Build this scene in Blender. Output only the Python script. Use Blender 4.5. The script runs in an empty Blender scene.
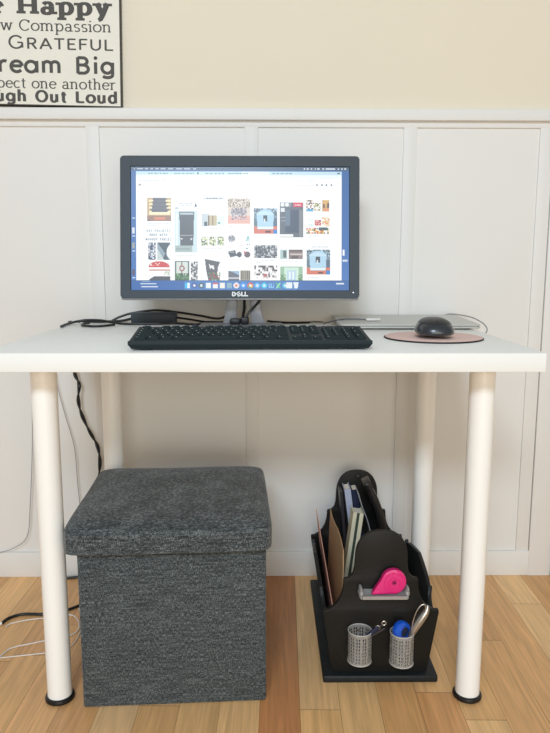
import bpy, bmesh, math, random
import numpy as np
from mathutils import Vector, Matrix
random.seed(7)
PI = math.pi
SC = bpy.context.scene
COL = SC.collection

# ------------------------------------------------------------------ materials
def lin(c):
    return tuple(((v/255)/12.92 if v/255 <= .04045 else ((v/255+.055)/1.055)**2.4) for v in c)

def mat(name, rgb, rough=.5, metal=0.0, var=.04, scale=30, bump=0.0, bscale=None, emit=None, spec=.5, coat=0):
    m = bpy.data.materials.new(name); m.use_nodes = True
    nt = m.node_tree; N = nt.nodes; L = nt.links
    b = N['Principled BSDF']
    tc = N.new('ShaderNodeTexCoord'); nz = N.new('ShaderNodeTexNoise')
    nz.inputs['Scale'].default_value = scale; nz.inputs['Detail'].default_value = 4
    L.new(tc.outputs['Object'], nz.inputs['Vector'])
    mix = N.new('ShaderNodeMix'); mix.data_type = 'RGBA'
    c = lin(rgb)
    mix.inputs[6].default_value = (*[v*(1-var) for v in c], 1)
    mix.inputs[7].default_value = (*[min(1, v*(1+var)) for v in c], 1)
    L.new(nz.outputs['Fac'], mix.inputs[0]); L.new(mix.outputs[2], b.inputs['Base Color'])
    b.inputs['Roughness'].default_value = rough; b.inputs['Metallic'].default_value = metal
    b.inputs['Specular IOR Level'].default_value = spec
    b.inputs['Coat Weight'].default_value = coat
    if bump:
        n2 = N.new('ShaderNodeTexNoise'); n2.inputs['Scale'].default_value = bscale or scale; n2.inputs['Detail'].default_value = 6
        L.new(tc.outputs['Object'], n2.inputs['Vector'])
        bp = N.new('ShaderNodeBump'); bp.inputs['Strength'].default_value = bump; bp.inputs['Distance'].default_value = .002
        L.new(n2.outputs['Fac'], bp.inputs['Height']); L.new(bp.outputs['Normal'], b.inputs['Normal'])
    if emit:
        b.inputs['Emission Color'].default_value = (*lin(rgb), 1); b.inputs['Emission Strength'].default_value = emit
    return m

M = dict(
    tan=mat('tan_wall_paint', (230, 220, 198), .75, var=.02, scale=6, bump=.15, bscale=220),
    white=mat('white_panel_paint', (229, 227, 221), .5, var=.012, scale=8, bump=.08, bscale=120),
    desk=mat('white_desk_laminate', (242, 243, 238), .4, var=.006, scale=10, spec=.3),
    leg=mat('white_leg_enamel', (250, 249, 243), .3, var=.01, scale=12),
    blackp=mat('black_plastic', (18, 19, 21), .4, var=.1, scale=60),
    bezel=mat('charcoal_bezel', (66, 74, 80), .5, var=.05, scale=200, spec=.25),
    kb=mat('charcoal_keyboard', (34, 43, 46), .6, var=.06, scale=200, spec=.2),
    keycap=mat('charcoal_keycap', (44, 54, 56), .85, var=.08, scale=200, spec=.08),
    mousebody=mat('dark_mouse', (40, 45, 51), .32, var=.05, scale=100, coat=.4),
    mousetop=mat('dark_mouse_top', (30, 33, 38), .4, var=.05, scale=100),
    legend=mat('legend_white', (215, 220, 222), .5),
    silver=mat('silver_plastic', (150, 150, 152), .4, .3, .03, 50),
    alu=mat('laptop_aluminium', (206, 205, 198), .5, .25, .02, 40),
    steel=mat('steel', (190, 188, 184), .25, .9, .05, 60),
    cup=mat('cup_metal', (208, 207, 202), .4, .3, .08, 90),
    pewter=mat('grey_pewter', (182, 182, 180), .4, .4, .15, 60, bump=.3, bscale=150),
    bwood=mat('black_painted_wood', (27, 26, 23), .5, var=.22, scale=14, bump=.25, bscale=90, spec=.25),
    bwood2=mat('black_painted_board', (27, 31, 33), .5, var=.2, scale=14, bump=.25, bscale=90, spec=.3),
    pad=mat('pink_beige_fabric', (232, 200, 190), .8, var=.06, scale=400),
    rubber=mat('black_rubber', (16, 15, 17), .6),
    pink=mat('magenta_plastic', (224, 32, 120), .3, var=.05, scale=60, coat=.4),
    pinkdark=mat('dark_magenta', (150, 14, 80), .4),
    blue=mat('blue_plastic', (20, 88, 205), .2, var=.08, scale=60, coat=.6),
    navy=mat('navy_cover', (26, 36, 66), .5, var=.1, scale=60),
    pale=mat('pale_blue_grey_cover', (176, 184, 205), .5, var=.04, scale=40),
    charc=mat('charcoal_cover', (48, 46, 52), .35, var=.25, scale=30),
    cream=mat('cream_cover', (232, 226, 196), .55, var=.04, scale=30),
    green=mat('dark_green_strip', (62, 76, 62), .6),
    kraft=mat('kraft_card', (196, 160, 118), .8, var=.06, scale=50),
    rose=mat('rose_card', (216, 160, 140), .7, var=.06, scale=50),
    greyc=mat('grey_card', (150, 155, 160), .6),
    folder=mat('black_glossy_folder', (20, 20, 22), .3, var=.3, scale=20, bump=.4, bscale=25),
    signc=mat('cream_sign_board', (232, 228, 214), .7, var=.05, scale=18, bump=.1, bscale=80),
    signe=mat('dark_sign_edge', (60, 58, 55), .6, var=.2, scale=40),
    ink=mat('charcoal_lettering', (78, 76, 72), .7, var=.12, scale=70),
    cable=mat('black_cable', (20, 21, 22), .45),
    wcable=mat('white_cable', (225, 222, 215), .5),
    gcable=mat('grey_wire', (150, 150, 150), .5),
    logo=mat('logo_white', (240, 240, 240), .4),
    led=mat('led_white', (235, 240, 255), .4, emit=1.2),
    gap=mat('dark_gap', (92, 60, 38), .9),
    darkmetal=mat('dark_grey_metal', (95, 98, 104), .45, .4),
)
def paint_var(m, amt=.25):
    return m

# fabric (heathered weave)
def fabric():
    m = bpy.data.materials.new('heather_grey_fabric'); m.use_nodes = True
    nt = m.node_tree; N = nt.nodes; L = nt.links; b = N['Principled BSDF']
    tc = N.new('ShaderNodeTexCoord')
    outs = []
    for sc in ((160, 160, 900), (900, 900, 160)):
        mp = N.new('ShaderNodeMapping'); mp.inputs['Scale'].default_value = sc
        nz = N.new('ShaderNodeTexNoise'); nz.inputs['Scale'].default_value = 1.0; nz.inputs['Detail'].default_value = 2
        L.new(tc.outputs['Object'], mp.inputs['Vector']); L.new(mp.outputs['Vector'], nz.inputs['Vector']); outs.append(nz.outputs['Fac'])
    big = N.new('ShaderNodeTexNoise'); big.inputs['Scale'].default_value = 14; L.new(tc.outputs['Object'], big.inputs['Vector'])
    mp = N.new('ShaderNodeMapping'); mp.inputs['Scale'].default_value = (20, 20, 260)
    st = N.new('ShaderNodeTexNoise'); st.inputs['Scale'].default_value = 1
    L.new(tc.outputs['Object'], mp.inputs['Vector']); L.new(mp.outputs['Vector'], st.inputs['Vector'])
    def add(a, c, op='ADD'):
        n = N.new('ShaderNodeMath'); n.operation = op
        for i, v in enumerate((a, c)):
            if isinstance(v, (int, float)): n.inputs[i].default_value = v
            else: L.new(v, n.inputs[i])
        return n.outputs[0]
    s = add(add(outs[0], outs[1]), add(add(big.outputs['Fac'], .10, 'MULTIPLY'), add(st.outputs['Fac'], .45, 'MULTIPLY')))
    s = add(s, 1/2.55, 'MULTIPLY')
    cr = N.new('ShaderNodeValToRGB'); e = cr.color_ramp.elements
    e[0].position = .38; e[0].color = (*lin((16, 20, 22)), 1)
    e[1].position = .62; e[1].color = (*lin((124, 132, 133)), 1)
    k = e.new(.49); k.color = (*lin((52, 59, 60)), 1)
    L.new(s, cr.inputs['Fac']); L.new(cr.outputs['Color'], b.inputs['Base Color'])
    b.inputs['Roughness'].default_value = .9; b.inputs['Sheen Weight'].default_value = .15
    bp = N.new('ShaderNodeBump'); bp.inputs['Strength'].default_value = .5; bp.inputs['Distance'].default_value = .0015
    L.new(s, bp.inputs['Height']); L.new(bp.outputs['Normal'], b.inputs['Normal'])
    return m
M['fabric'] = fabric()

# floor boards: tone from a per-board attribute, grain from stretched noise
def floor_mat():
    m = bpy.data.materials.new('maple_boards'); m.use_nodes = True
    nt = m.node_tree; N = nt.nodes; L = nt.links; b = N['Principled BSDF']
    tc = N.new('ShaderNodeTexCoord'); at = N.new('ShaderNodeAttribute'); at.attribute_name = 'tone'
    ao = N.new('ShaderNodeAttribute'); ao.attribute_name = 'shift'
    va = N.new('ShaderNodeVectorMath'); va.operation = 'ADD'
    L.new(tc.outputs['Object'], va.inputs[0]); L.new(ao.outputs['Vector'], va.inputs[1])
    def grain(scale, detail, dist):
        mp = N.new('ShaderNodeMapping'); mp.inputs['Scale'].default_value = scale
        nz = N.new('ShaderNodeTexNoise'); nz.inputs['Scale'].default_value = 1; nz.inputs['Detail'].default_value = detail
        nz.inputs['Distortion'].default_value = dist
        L.new(va.outputs[0], mp.inputs['Vector']); L.new(mp.outputs['Vector'], nz.inputs['Vector']); return nz.outputs['Fac']
    g1 = grain((60, 3.2, 1), 6, 1.4); g2 = grain((220, 7, 1), 4, .4)
    def mulcol(col, fac, lo, hi):
        mr = N.new('ShaderNodeMapRange'); mr.inputs['From Min'].default_value = .3; mr.inputs['From Max'].default_value = .7
        mr.inputs['To Min'].default_value = lo; mr.inputs['To Max'].default_value = hi
        L.new(fac, mr.inputs['Value'])
        mx = N.new('ShaderNodeVectorMath'); mx.operation = 'SCALE'
        L.new(col, mx.inputs[0]); L.new(mr.outputs[0], mx.inputs['Scale']); return mx.outputs[0]
    c = mulcol(at.outputs['Color'], g1, .84, 1.16); c = mulcol(c, g2, .92, 1.06)
    L.new(c, b.inputs['Base Color'])
    b.inputs['Roughness'].default_value = .36; b.inputs['Specular IOR Level'].default_value = .4
    bp = N.new('ShaderNodeBump'); bp.inputs['Strength'].default_value = .08; bp.inputs['Distance'].default_value = .001
    L.new(g2, bp.inputs['Height']); L.new(bp.outputs['Normal'], b.inputs['Normal'])
    return m
M['floor'] = floor_mat()

def screen_mat():
    m = bpy.data.materials.new('lit_screen'); m.use_nodes = True
    nt = m.node_tree; N = nt.nodes; L = nt.links; b = N['Principled BSDF']
    at = N.new('ShaderNodeAttribute'); at.attribute_name = 'pix'
    b.inputs['Base Color'].default_value = (.01, .01, .012, 1); b.inputs['Roughness'].default_value = .35
    L.new(at.outputs['Color'], b.inputs['Emission Color']); b.inputs['Emission Strength'].default_value = SCREEN
    return m
SCREEN = .95

# ------------------------------------------------------------------ mesh helpers
def root_of(o):
    while o.parent: o = o.parent
    return o

def obj(name, bm, m, parent=None, smooth=35, world=True, label=None):
    """bm is in world coordinates (world=True) or in the root's own coordinates."""
    me = bpy.data.meshes.new(name)
    if isinstance(m, (list, tuple)):
        for q in m: me.materials.append(q)
    else: me.materials.append(m)
    o = bpy.data.objects.new(name, me); COL.objects.link(o)
    if parent:
        o.parent = parent
        if world: bm.transform(root_of(parent).matrix_basis.inverted())
    else:
        vs = [v.co for v in bm.verts]
        c = Vector(((min(v.x for v in vs)+max(v.x for v in vs))/2, (min(v.y for v in vs)+max(v.y for v in vs))/2, min(v.z for v in vs)))
        bm.transform(Matrix.Translation(-c)); o.location = c
    bmesh.ops.recalc_face_normals(bm, faces=bm.faces)
    bm.to_mesh(me); bm.free()
    if smooth:
        for p in me.polygons: p.use_smooth = True
        me.set_sharp_from_angle(angle=math.radians(smooth))
    if label: o['label'] = label
    return o

def thing(name, label, cat, loc=(0, 0, 0), rz=0, group=None, rx=0, ry=0):
    o = bpy.data.objects.new(name, None); COL.objects.link(o); o.empty_display_size = .05
    o.matrix_basis = Matrix.Translation(loc) @ Matrix.Rotation(rz, 4, 'Z') @ Matrix.Rotation(rx, 4, 'X') @ Matrix.Rotation(ry, 4, 'Y')
    o['label'] = label; o['category'] = cat
    if group: o['group'] = group
    return o
def tag(o, label, cat, group=None):
    o['label'] = label; o['category'] = cat
    if group: o['group'] = group
    return o
def struct(name, bm, m, smooth=0, parent=None):
    o = obj(name, bm, m, parent, smooth)
    if not parent: o['kind'] = 'structure'
    return o

def box(bm, x0, x1, y0, y1, z0, z1, bev=0, seg=2):
    b = bmesh.new()
    vs = [b.verts.new((x, y, z)) for z in (z0, z1) for y in (y0, y1) for x in (x0, x1)]
    for f in ((0, 2, 3, 1), (4, 5, 7, 6), (0, 1, 5, 4), (2, 6, 7, 3), (0, 4, 6, 2), (1, 3, 7, 5)): b.faces.new([vs[i] for i in f])
    if bev: bmesh.ops.bevel(b, geom=list(b.edges), offset=bev, segments=seg, profile=.5, affect='EDGES')
    return merge(bm, b)
def merge(bm, b, mtx=None, mi=None):
    if mtx is not None: b.transform(mtx)
    if mi is not None:
        for f in b.faces: f.material_index = mi
    me = bpy.data.meshes.new('tmp'); b.to_mesh(me); b.free()
    if mi is not None:
        old = set(bm.faces); bm.from_mesh(me)
        for f in bm.faces:
            if f not in old: f.material_index = mi
    else: bm.from_mesh(me)
    bpy.data.meshes.remove(me); return bm
def BOX(*a, **k): return box(bmesh.new(), *a, **k)

def prism(pts, depth, bev=0, axis='Y', seg=2):
    """closed outline pts (a,b) extruded by depth along axis; axis Y: (x,z); X: (y,z); Z: (x,y)"""
    b = bmesh.new()
    def v(a, c, d):
        return {'Y': (a, d, c), 'X': (d, a, c), 'Z': (a, c, d)}[axis]
    lo = [b.verts.new(v(p[0], p[1], 0)) for p in pts]; hi = [b.verts.new(v(p[0], p[1], depth)) for p in pts]
    b.faces.new(lo); b.faces.new(hi[::-1]); n = len(pts)
    for i in range(n): b.faces.new((lo[i], hi[i], hi[(i+1) % n], lo[(i+1) % n]))
    bmesh.ops.recalc_face_normals(b, faces=b.faces)
    if bev:
        ed = [e for e in b.edges if len(e.link_faces) == 2 and any(len(f.verts) > 4 or n == 4 for f in e.link_faces) and abs(e.link_faces[0].normal.dot(e.link_faces[1].normal)) < .5]
        caps = {f for f in b.faces if len(f.verts) == n}
        ed = [e for e in ed if (e.link_faces[0] in caps) != (e.link_faces[1] in caps)]
        bmesh.ops.bevel(b, geom=ed, offset=bev, segments=seg, profile=.5, affect='EDGES')
    return b

def lathe(prof, n=48, cap=True):
    """prof: list of (r,z)"""
    b = bmesh.new(); rings = []
    for r, z in prof:
        rings.append([b.verts.new((r*math.cos(2*PI*i/n), r*math.sin(2*PI*i/n), z)) for i in range(n)])
    for a, c in zip(rings, rings[1:]):
        for i in range(n): b.faces.new((a[i], a[(i+1) % n], c[(i+1) % n], c[i]))
    if cap: b.faces.new(rings[0][::-1]); b.faces.new(rings[-1])
    return b

def smooth_path(pts, k=10, closed=False):
    P = [Vector(p) for p in pts]; out = []
    n = len(P)
    rng = range(n if closed else n-1)
    for i in rng:
        if closed: a, b, c, d = P[(i-1) % n], P[i], P[(i+1) % n], P[(i+2) % n]
        else: a, b, c, d = P[max(i-1, 0)], P[i], P[i+1], P[min(i+2, n-1)]
        for j in range(k):
            t = j/k
            out.append(.5*((2*b)+(c-a)*t+(2*a-5*b+4*c-d)*t*t+(3*b-a-3*c+d)*t**3))
    if not closed: out.append(P[-1])
    return out
def tube(path, r, n=8, closed=False, rad=None):
    b = bmesh.new(); rings = []; P = path; m = len(P)
    t0 = (P[1]-P[0]).normalized(); up = Vector((0, 0, 1)) if abs(t0.z) < .9 else Vector((0, 1, 0))
    nrm = (up-t0*up.dot(t0)).normalized()
    for i in range(m):
        if closed: t = (P[(i+1) % m]-P[i-1]).normalized()
        else: t = (P[min(i+1, m-1)]-P[max(i-1, 0)]).normalized()
        nrm = (nrm-t*nrm.dot(t)).normalized(); bi = t.cross(nrm); rr = rad(i/(m-1)) if rad else r
        rings.append([b.verts.new(P[i]+(nrm*math.cos(2*PI*j/n)+bi*math.sin(2*PI*j/n))*rr) for j in range(n)])
    for i in range(m if closed else m-1):
        a, c = rings[i], rings[(i+1) % m]
        for j in range(n): b.faces.new((a[j], a[(j+1) % n], c[(j+1) % n], c[j]))
    if not closed: b.faces.new(rings[0][::-1]); b.faces.new(rings[-1])
    return b
def T(x, y, z): return Matrix.Translation((x, y, z))
def RX(a): return Matrix.Rotation(math.radians(a), 4, 'X')
def RY(a): return Matrix.Rotation(math.radians(a), 4, 'Y')
def RZ(a): return Matrix.Rotation(math.radians(a), 4, 'Z')

# ================================================================== setting
WY = .6545
# floor
def build_floor():
    me = bpy.data.meshes.new('floor'); bm = bmesh.new()
    tone = bm.loops.layers.float_color.new('tone'); sh = bm.loops.layers.float_color.new('shift')
    pal = [(222, 182, 134), (214, 172, 122), (226, 190, 146), (206, 160, 112), (216, 176, 130), (228, 186, 134), (198, 152, 106)]
    rnd = random.Random(5); w = .0815; x0 = .071
    def q(xa, xb, ya, yb, z, col, mi=0, off=(0, 0, 0)):
        col = (min(255, col[0]*1.035), col[1]*1.005, col[2]*.95)
        f = bm.faces.new([bm.verts.new(p) for p in ((xa, ya, z), (xb, ya, z), (xb, yb, z), (xa, yb, z))]); f.material_index = mi
        for l in f.loops: l[tone] = (*lin(col), 1); l[sh] = (*off, 1)
    fixed = {  # column k: list of (y_from, colour) going away from the camera
        -1: [(-3, (196, 142, 94)), (-.12, (190, 134, 88)), (.9, (190, 134, 90))],
        0: [(-3, (214, 172, 122)), (-.5, (226, 184, 130)), (.067, (226, 188, 140)), (.9, (214, 170, 122))],
        -2: [(-3, (216, 176, 126)), (-.3, (226, 186, 136)), (.9, (214, 172, 122))],
        -3: [(-3, (212, 164, 116)), (-.25, (218, 178, 128)), (.9, (214, 172, 122))],
        1: [(-3, (214, 172, 122)), (-.08, (222, 184, 134)), (.9, (214, 172, 122))],
        2: [(-3, (220, 178, 126)), (-.2, (206, 162, 112)), (.9, (214, 172, 122))],
        3: [(-3, (208, 158, 108)), (.125, (220, 178, 128)), (.9, (214, 172, 122))],
        4: [(-3, (222, 184, 134)), (.04, (214, 172, 120)), (.9, (214, 172, 122))],
        5: [(-3, (206, 160, 110)), (-.1, (214, 170, 120)), (.325, (204, 160, 112)), (.9, (214, 172, 122))],
        6: [(-3, (224, 186, 138)), (-.2, (216, 172, 122)), (.9, (214, 172, 122))],
        7: [(-3, (214, 172, 122)), (-.1, (226, 190, 142)), (.5, (228, 192, 144)), (.9, (214, 172, 122))],
        8: [(-3, (214, 172, 122)), (.1, (208, 164, 114)), (.9, (214, 172, 122))],
        -6: [(-3, (200, 150, 104)), (-.1, (206, 160, 112)), (.9, (214, 172, 122))],
        -7: [(-3, (214, 172, 122)), (-.3, (216, 172, 124)), (.38, (206, 160, 116)), (.9, (214, 172, 122))],
        -8: [(-3, (214, 172, 122)), (.25, (206, 162, 116)), (.9, (214, 172, 122))],
    }
    for k in range(-32, 33):
        xa = x0+k*w+.0003; xb = x0+(k+1)*w-.0003
        if k in fixed: segs = fixed[k]
        else:
            segs = []; y = -3-rnd.random()*.5
            while y < .9: segs.append((y, rnd.choice(pal))); y += rnd.uniform(.45, 1.1)
            segs.append((.9, (0, 0, 0)))
        for (ya, c), (yb, _) in zip(segs, segs[1:]):
            q(xa, xb, max(ya, -3)+.0005, min(yb, .9)-.0005, 0, c, 0, (rnd.uniform(0, 9), rnd.uniform(0, 9), rnd.uniform(0, 9)))
    q(-2.6, 2.75, -3, .9, -.0012, (60, 40, 25), 1)
    q(-2.6, 2.75, -3, .9, -.03, (60, 40, 25), 1)
    bm.to_mesh(me); bm.free()
    me.materials.append(M['floor']); me.materials.append(M['gap'])
    o = bpy.data.objects.new('floor', me); COL.objects.link(o); o['kind'] = 'structure'
    o.rotation_euler.z = math.radians(-1.2)
build_floor()

# wall: painted field above, panelled field below
bm = bmesh.new()
merge(bm, BOX(-2.4, 2.4, WY+.004, .80, 1.27, 2.6), mi=0)
merge(bm, BOX(-2.4, 2.4, WY+.004, .80, 0, 1.27), mi=1)
struct('wall_back', bm, [M['tan'], M['white']])
struct('trim_1', BOX(-2.4, 2.4, WY-.014, WY+.006, 1.256, 1.2845, bev=.0015), M['white'], 35)
struct('trim_2', BOX(-2.4, 2.4, WY-.001, WY+.006, 1.240, 1.258, bev=.0008), M['white'], 35)
struct('baseboard_back', BOX(-2.4, 2.4, WY-.005, WY+.006, 0, .074, bev=.002), M['white'], 35)
for n, x in enumerate((-1.292, -.878, -.466, -.0525, .363, .721)):
    struct('trim_%d' % (n+3), BOX(x, x+.035, WY-.001, WY+.006, .073, 1.241, bev=.0008), M['white'], 35)
struct('trim_9', BOX(.7575, .8185, WY-.0065, WY+.006, 0, 1.2575, bev=.0015), M['white'], 35)
struct('trim_10', BOX(.822, .86, WY-.012, WY+.006, 0, .085, bev=.002), M['darkmetal'], 35)

# ================================================================== desk
H = .735
def build_desk():
    t = thing('desk', 'white laminate desk with round white legs standing against the panelled wall', 'desk', (0, .3, 0))
    obj('tabletop', BOX(-.5, .5, 0, .6, .701, H, bev=.0015), M['desk'], t)
    for sx in (-1, 1):
        for y in (.107, .515):
            x = sx*.4227 if y < .3 else (-.390 if sx < 0 else .412)
            b = lathe([(.0245, .006), (.0245, .697), (.0245, .699)]); b.transform(T(x, y, 0))
            lg = obj('leg', b, M['leg'], t)
            b = lathe([(.034, .697), (.034, .7012)]); b.transform(T(x, y, 0)); obj('mounting_plate', b, M['silver'], lg)
            b = lathe([(.026, 0), (.029, .0015), (.0298, .005), (.0285, .009), (.0255, .011), (.0245, .011)]); b.transform(T(x, y, 0))
            obj('foot', b, M['blackp'], lg, label='black plastic foot')
build_desk()

# ================================================================== ottoman
def build_ottoman():
    t = thing('storage_ottoman', 'square grey heathered fabric storage ottoman with padded lid under the desk', 'ottoman', (-.366, .073, 0), math.radians(3.0))
    obj('body', BOX(0, .371, 0, .369, .0, .338, bev=.006, seg=3), M['fabric'], t, world=False)
    # lid: padded, slightly domed
    b = bmesh.new(); n = 22; x0, x1, y0, y1 = -.025, .3835, -.021, .386; z0, z1 = .333, .388
    def pt(i, j, top):
        u = i/n; v = j/n; x = x0+(x1-x0)*u; y = y0+(y1-y0)*v
        return Vector((x, y, z1 if top else z0))
    box(b, x0, x1, y0, y1, z0, z1)
    bmesh.ops.subdivide_edges(b, edges=list(b.edges), cuts=11, use_grid_fill=True)
    cx, cy = (x0+x1)/2, (y0+y1)/2; hx, hy = (x1-x0)/2, (y1-y0)/2
    R = .017
    for v in b.verts:
        u, w = (v.co.x-cx)/hx, (v.co.y-cy)/hy; z = v.co.z
        dome = .010*(1-u**4)*(1-w**4)
        f = (z-z0)/(z1-z0)
        # round the upper border
        px, py = v.co.x, v.co.y
        dx = max(abs(px-cx)-(hx-R), 0); dy = max(abs(py-cy)-(hy-R), 0); dz = max(z-(z1-R), 0)
        L = math.sqrt(dx*dx+dy*dy+dz*dz)
        if L > R:
            k = R/L
            v.co.x = cx+math.copysign(min(abs(px-cx), hx-R)+dx*k, px-cx); v.co.y = cy+math.copysign(min(abs(py-cy), hy-R)+dy*k, py-cy)
            v.co.z = min(z, z1-R)+dz*k
        v.co.z += dome*max(0, f)
        s = .0025*math.sin(v.co.x*21+1.3)*math.sin(v.co.y*17+.4)
        v.co.z += s*f
    o = obj('lid', b, M['fabric'], t, world=False, smooth=60)
    md = o.modifiers.new('sub', 'SUBSURF'); md.levels = 1; md.render_levels = 1
build_ottoman()

# ================================================================== monitor
def framebuffer():
    W, Hh = 436, 248; F = np.zeros((Hh, W, 3)); sx = W/218.; sy = Hh/124.
    rnd = random.Random(3)
    def X(u): return (u-131)*sx
    def Y(v): return (v-167)*sy
    def rect(u0, v0, u1, v1, c):
        a, b, cc, d = [int(round(t)) for t in (X(u0), Y(v0), X(u1), Y(v1))]
        F[max(b, 0):max(d, b+1), max(a, 0):max(cc, a+1)] = c
    def ell(u, v, ru, rv, c):
        yy, xx = np.mgrid[0:Hh, 0:W]; m = ((xx+.5-X(u))/(ru*sx))**2+((yy+.5-Y(v))/(rv*sy))**2 <= 1; F[m] = c
    def poly(pts, c):
        yy, xx = np.mgrid[0:Hh, 0:W]; xx = xx+.5; yy = yy+.5; P = [(X(a), Y(b)) for a, b in pts]; ins = np.zeros((Hh, W), bool)
        for (xa, ya), (xb, yb) in zip(P, P[1:]+P[:1]):
            if ya == yb: continue
            cnd = ((ya > yy) != (yb > yy)) & (xx < (xb-xa)*(yy-ya)/(yb-ya)+xa); ins ^= cnd
        F[ins] = c
    def speck(u0, v0, u1, v1, cols, dens=.5, s=1):
        v = v0
        while v < v1:
            u = u0
            while u < u1:
                if rnd.random() < dens: rect(u, v, min(u+s*rnd.uniform(.6, 1.6), u1), min(v+s, v1), rnd.choice(cols))
                u += s
            v += s
    def words(u0, u1, v, c=(175, 185, 190), h=.6):
        u = u0
        while u < u1:
            w = rnd.uniform(1.2, 4); rect(u, v, min(u+w, u1), v+h, c); u += w+rnd.uniform(.5, 1.2)
    BL = (58, 112, 176)
    for r in range(Hh):
        t = r/Hh; F[r, :] = (50+20*t, 98+24*t, 158+34*t)
    rect(131, 167, 349, 170.6, (42, 64, 92))
    for a, b in ((134, 135), (137, 143), (145, 148), (150.5, 153), (155.5, 158.5), (160.5, 165.5), (168, 173), (176, 182), (184, 190), (193, 196)): rect(a, 168.3, b, 169.4, (190, 200, 212))
    for a, b in ((303.5, 305), (306.5, 308.5), (310.5, 312), (314.5, 315.5), (317, 319.5), (322, 324), (325.5, 335), (337.5, 339), (341, 342.5), (344, 346)): rect(a, 168.2, b, 169.6, (205, 215, 225))
    # browser window
    rect(136, 171.3, 341.5, 281, (252, 254, 254))
    rect(136, 171.3, 341.5, 175, (196, 224, 236)); rect(136, 175, 341.5, 178.5, (236, 248, 250))
    rect(241, 171.6, 269, 175, (226, 242, 247))
    for a in (148, 174, 205, 228, 272): words(a, a+20, 173, (110, 140, 155), .8)
    rect(197, 172.6, 198.4, 174.4, (40, 60, 70)); rect(337, 172.5, 340, 174, (90, 120, 140))
    for a in (139, 144, 156, 174, 196, 214, 232, 250, 262, 280, 295, 308): words(a, a+rnd.uniform(5, 12), 180.3, (170, 190, 198), .7)
    rect(138.5, 184, 141, 186.2, (165, 150, 155)); words(166, 174, 184.8, (170, 182, 190)); words(296, 313, 185, (200, 205, 212), .4)
    for a in (316, 321, 325.5, 330.5): rect(a, 184.2, a+1.4, 185.8, (120, 130, 140))
    for a, b in ((195, 260), (320, 332)): rect(a, 178, b, 178.5, (215, 228, 232))
    # left desktop icons
    for v, c in ((228, (220, 224, 230)), (243, (150, 160, 150)), (270, (70, 60, 80))): rect(131.8, v, 134.6, v+6, c); rect(131.8, v+8, 135, v+9, (210, 220, 235))
    rect(131.8, 218, 135, 219, (200, 215, 230)); rect(342.5, 250, 344.6, 256, (240, 244, 246)); rect(342.5, 260, 347.5, 262, (210, 220, 232))
    # column 1
    rect(147, 198, 171, 221.5, (196, 168, 128)); poly([(153, 198), (166, 198), (170.5, 214), (149, 214)], (92, 92, 98))
    for k in range(4): rect(148.5+k*.3, 200+k*3.6, 153-k*.5, 202+k*3.6, (250, 232, 180)); rect(165.5+k*.6, 200+k*3.6, 170.4, 202+k*3.6, (250, 232, 180))
    for v in (199.5, 203, 206.8, 210.5): rect(152, v, 168, v+.6, (60, 62, 68))
    rect(149, 212.5, 170, 215, (255, 240, 196)); rect(147, 216, 171, 221.5, (150, 112, 90)); rect(154, 217.5, 165, 220, (220, 128, 92)); rect(147, 220.5, 150, 221.5, (50, 40, 40))
    words(148, 170, 223.5); words(148, 158, 225.5)
    D = {'D': '110101101101110', 'I': '111010010010111', 'Y': '101101010010010', 'P': '110101110100100', 'R': '110101110101101', 'O': '010101101101010', 'J': '001001001101010',
         'E': '111100110100111', 'C': '011100100100011', 'T': '111010010010010', 'S': '011100010001110', 'M': '101111111101101', 'A': '010101111101101', 'W': '101101111111101',
         'H': '101101111101101', 'N': '111101101101101', 'B': '110101110101110', 'L': '100100100100111', ' ': '0'*15}
    def txt(s, uc, v, c):
        w = len(s)*4; a = int(X(uc)-w/2); b = int(Y(v))
        for ch in s:
            g = D[ch]
            for i in range(15):
                if g[i] == '1':
                    rr, cc = b+i//3, a+i % 3
                    if 0 <= rr < Hh and 0 <= cc < W: F[rr, cc] = c
            a += 4
    txt('DIY PROJECTS', 158.5, 230, (105, 128, 142)); txt('MADE WITH', 158.5, 234.3, (105, 128, 142)); txt('WOODEN TABLES', 158.5, 238.6, (90, 116, 134))
    rect(148, 243, 155.5, 260.5, (196, 206, 220)); speck(148, 243, 155.5, 260.5, [(40, 50, 72), (70, 84, 110), (230, 236, 240), (120, 120, 126)], .7, 1.5)
    rect(157, 243, 170, 260.5, (140, 160, 170)); poly([(157, 243), (170, 243), (166.5, 250), (166, 256), (169, 260.5), (162, 260.5), (165, 254)], (60, 74, 84)); ell(171.5, 252.5, 5, 7.5, (250, 252, 252)); poly([(157, 249), (164, 260.5), (157, 260.5)], (196, 210, 206))
    rect(170, 243, 174, 261, (252, 254, 254))
    ell(158.8, 267.5, 10.5, 5.6, (206, 66, 66)); rect(147, 268, 171, 274, (252, 254, 254)); speck(150, 263.5, 168, 266.5, [(240, 170, 160), (250, 236, 230)], .4, 1.2)
    rect(149, 270, 170, 271.5, (206, 150, 140)); speck(164, 272, 170, 276, [(120, 160, 110), (200, 210, 190)], .5, 1)
    poly([(149, 280), (154, 277), (170, 277), (170, 281), (149, 281)], (60, 66, 72))
    # column 2
    words(179, 193, 203.4, (90, 110, 118), .8); words(181, 192, 205.6, (120, 140, 148)); words(181, 192, 208, (140, 160, 168)); poly([(194, 207), (197, 207), (195.5, 203)], (60, 70, 90)); ell(176.5, 208.5, 2.2, 1.2, (180, 200, 210))
    rect(174.5, 211, 197, 256, (206, 226, 232)); rect(175.5, 213, 177.5, 248, (232, 244, 246))
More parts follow.
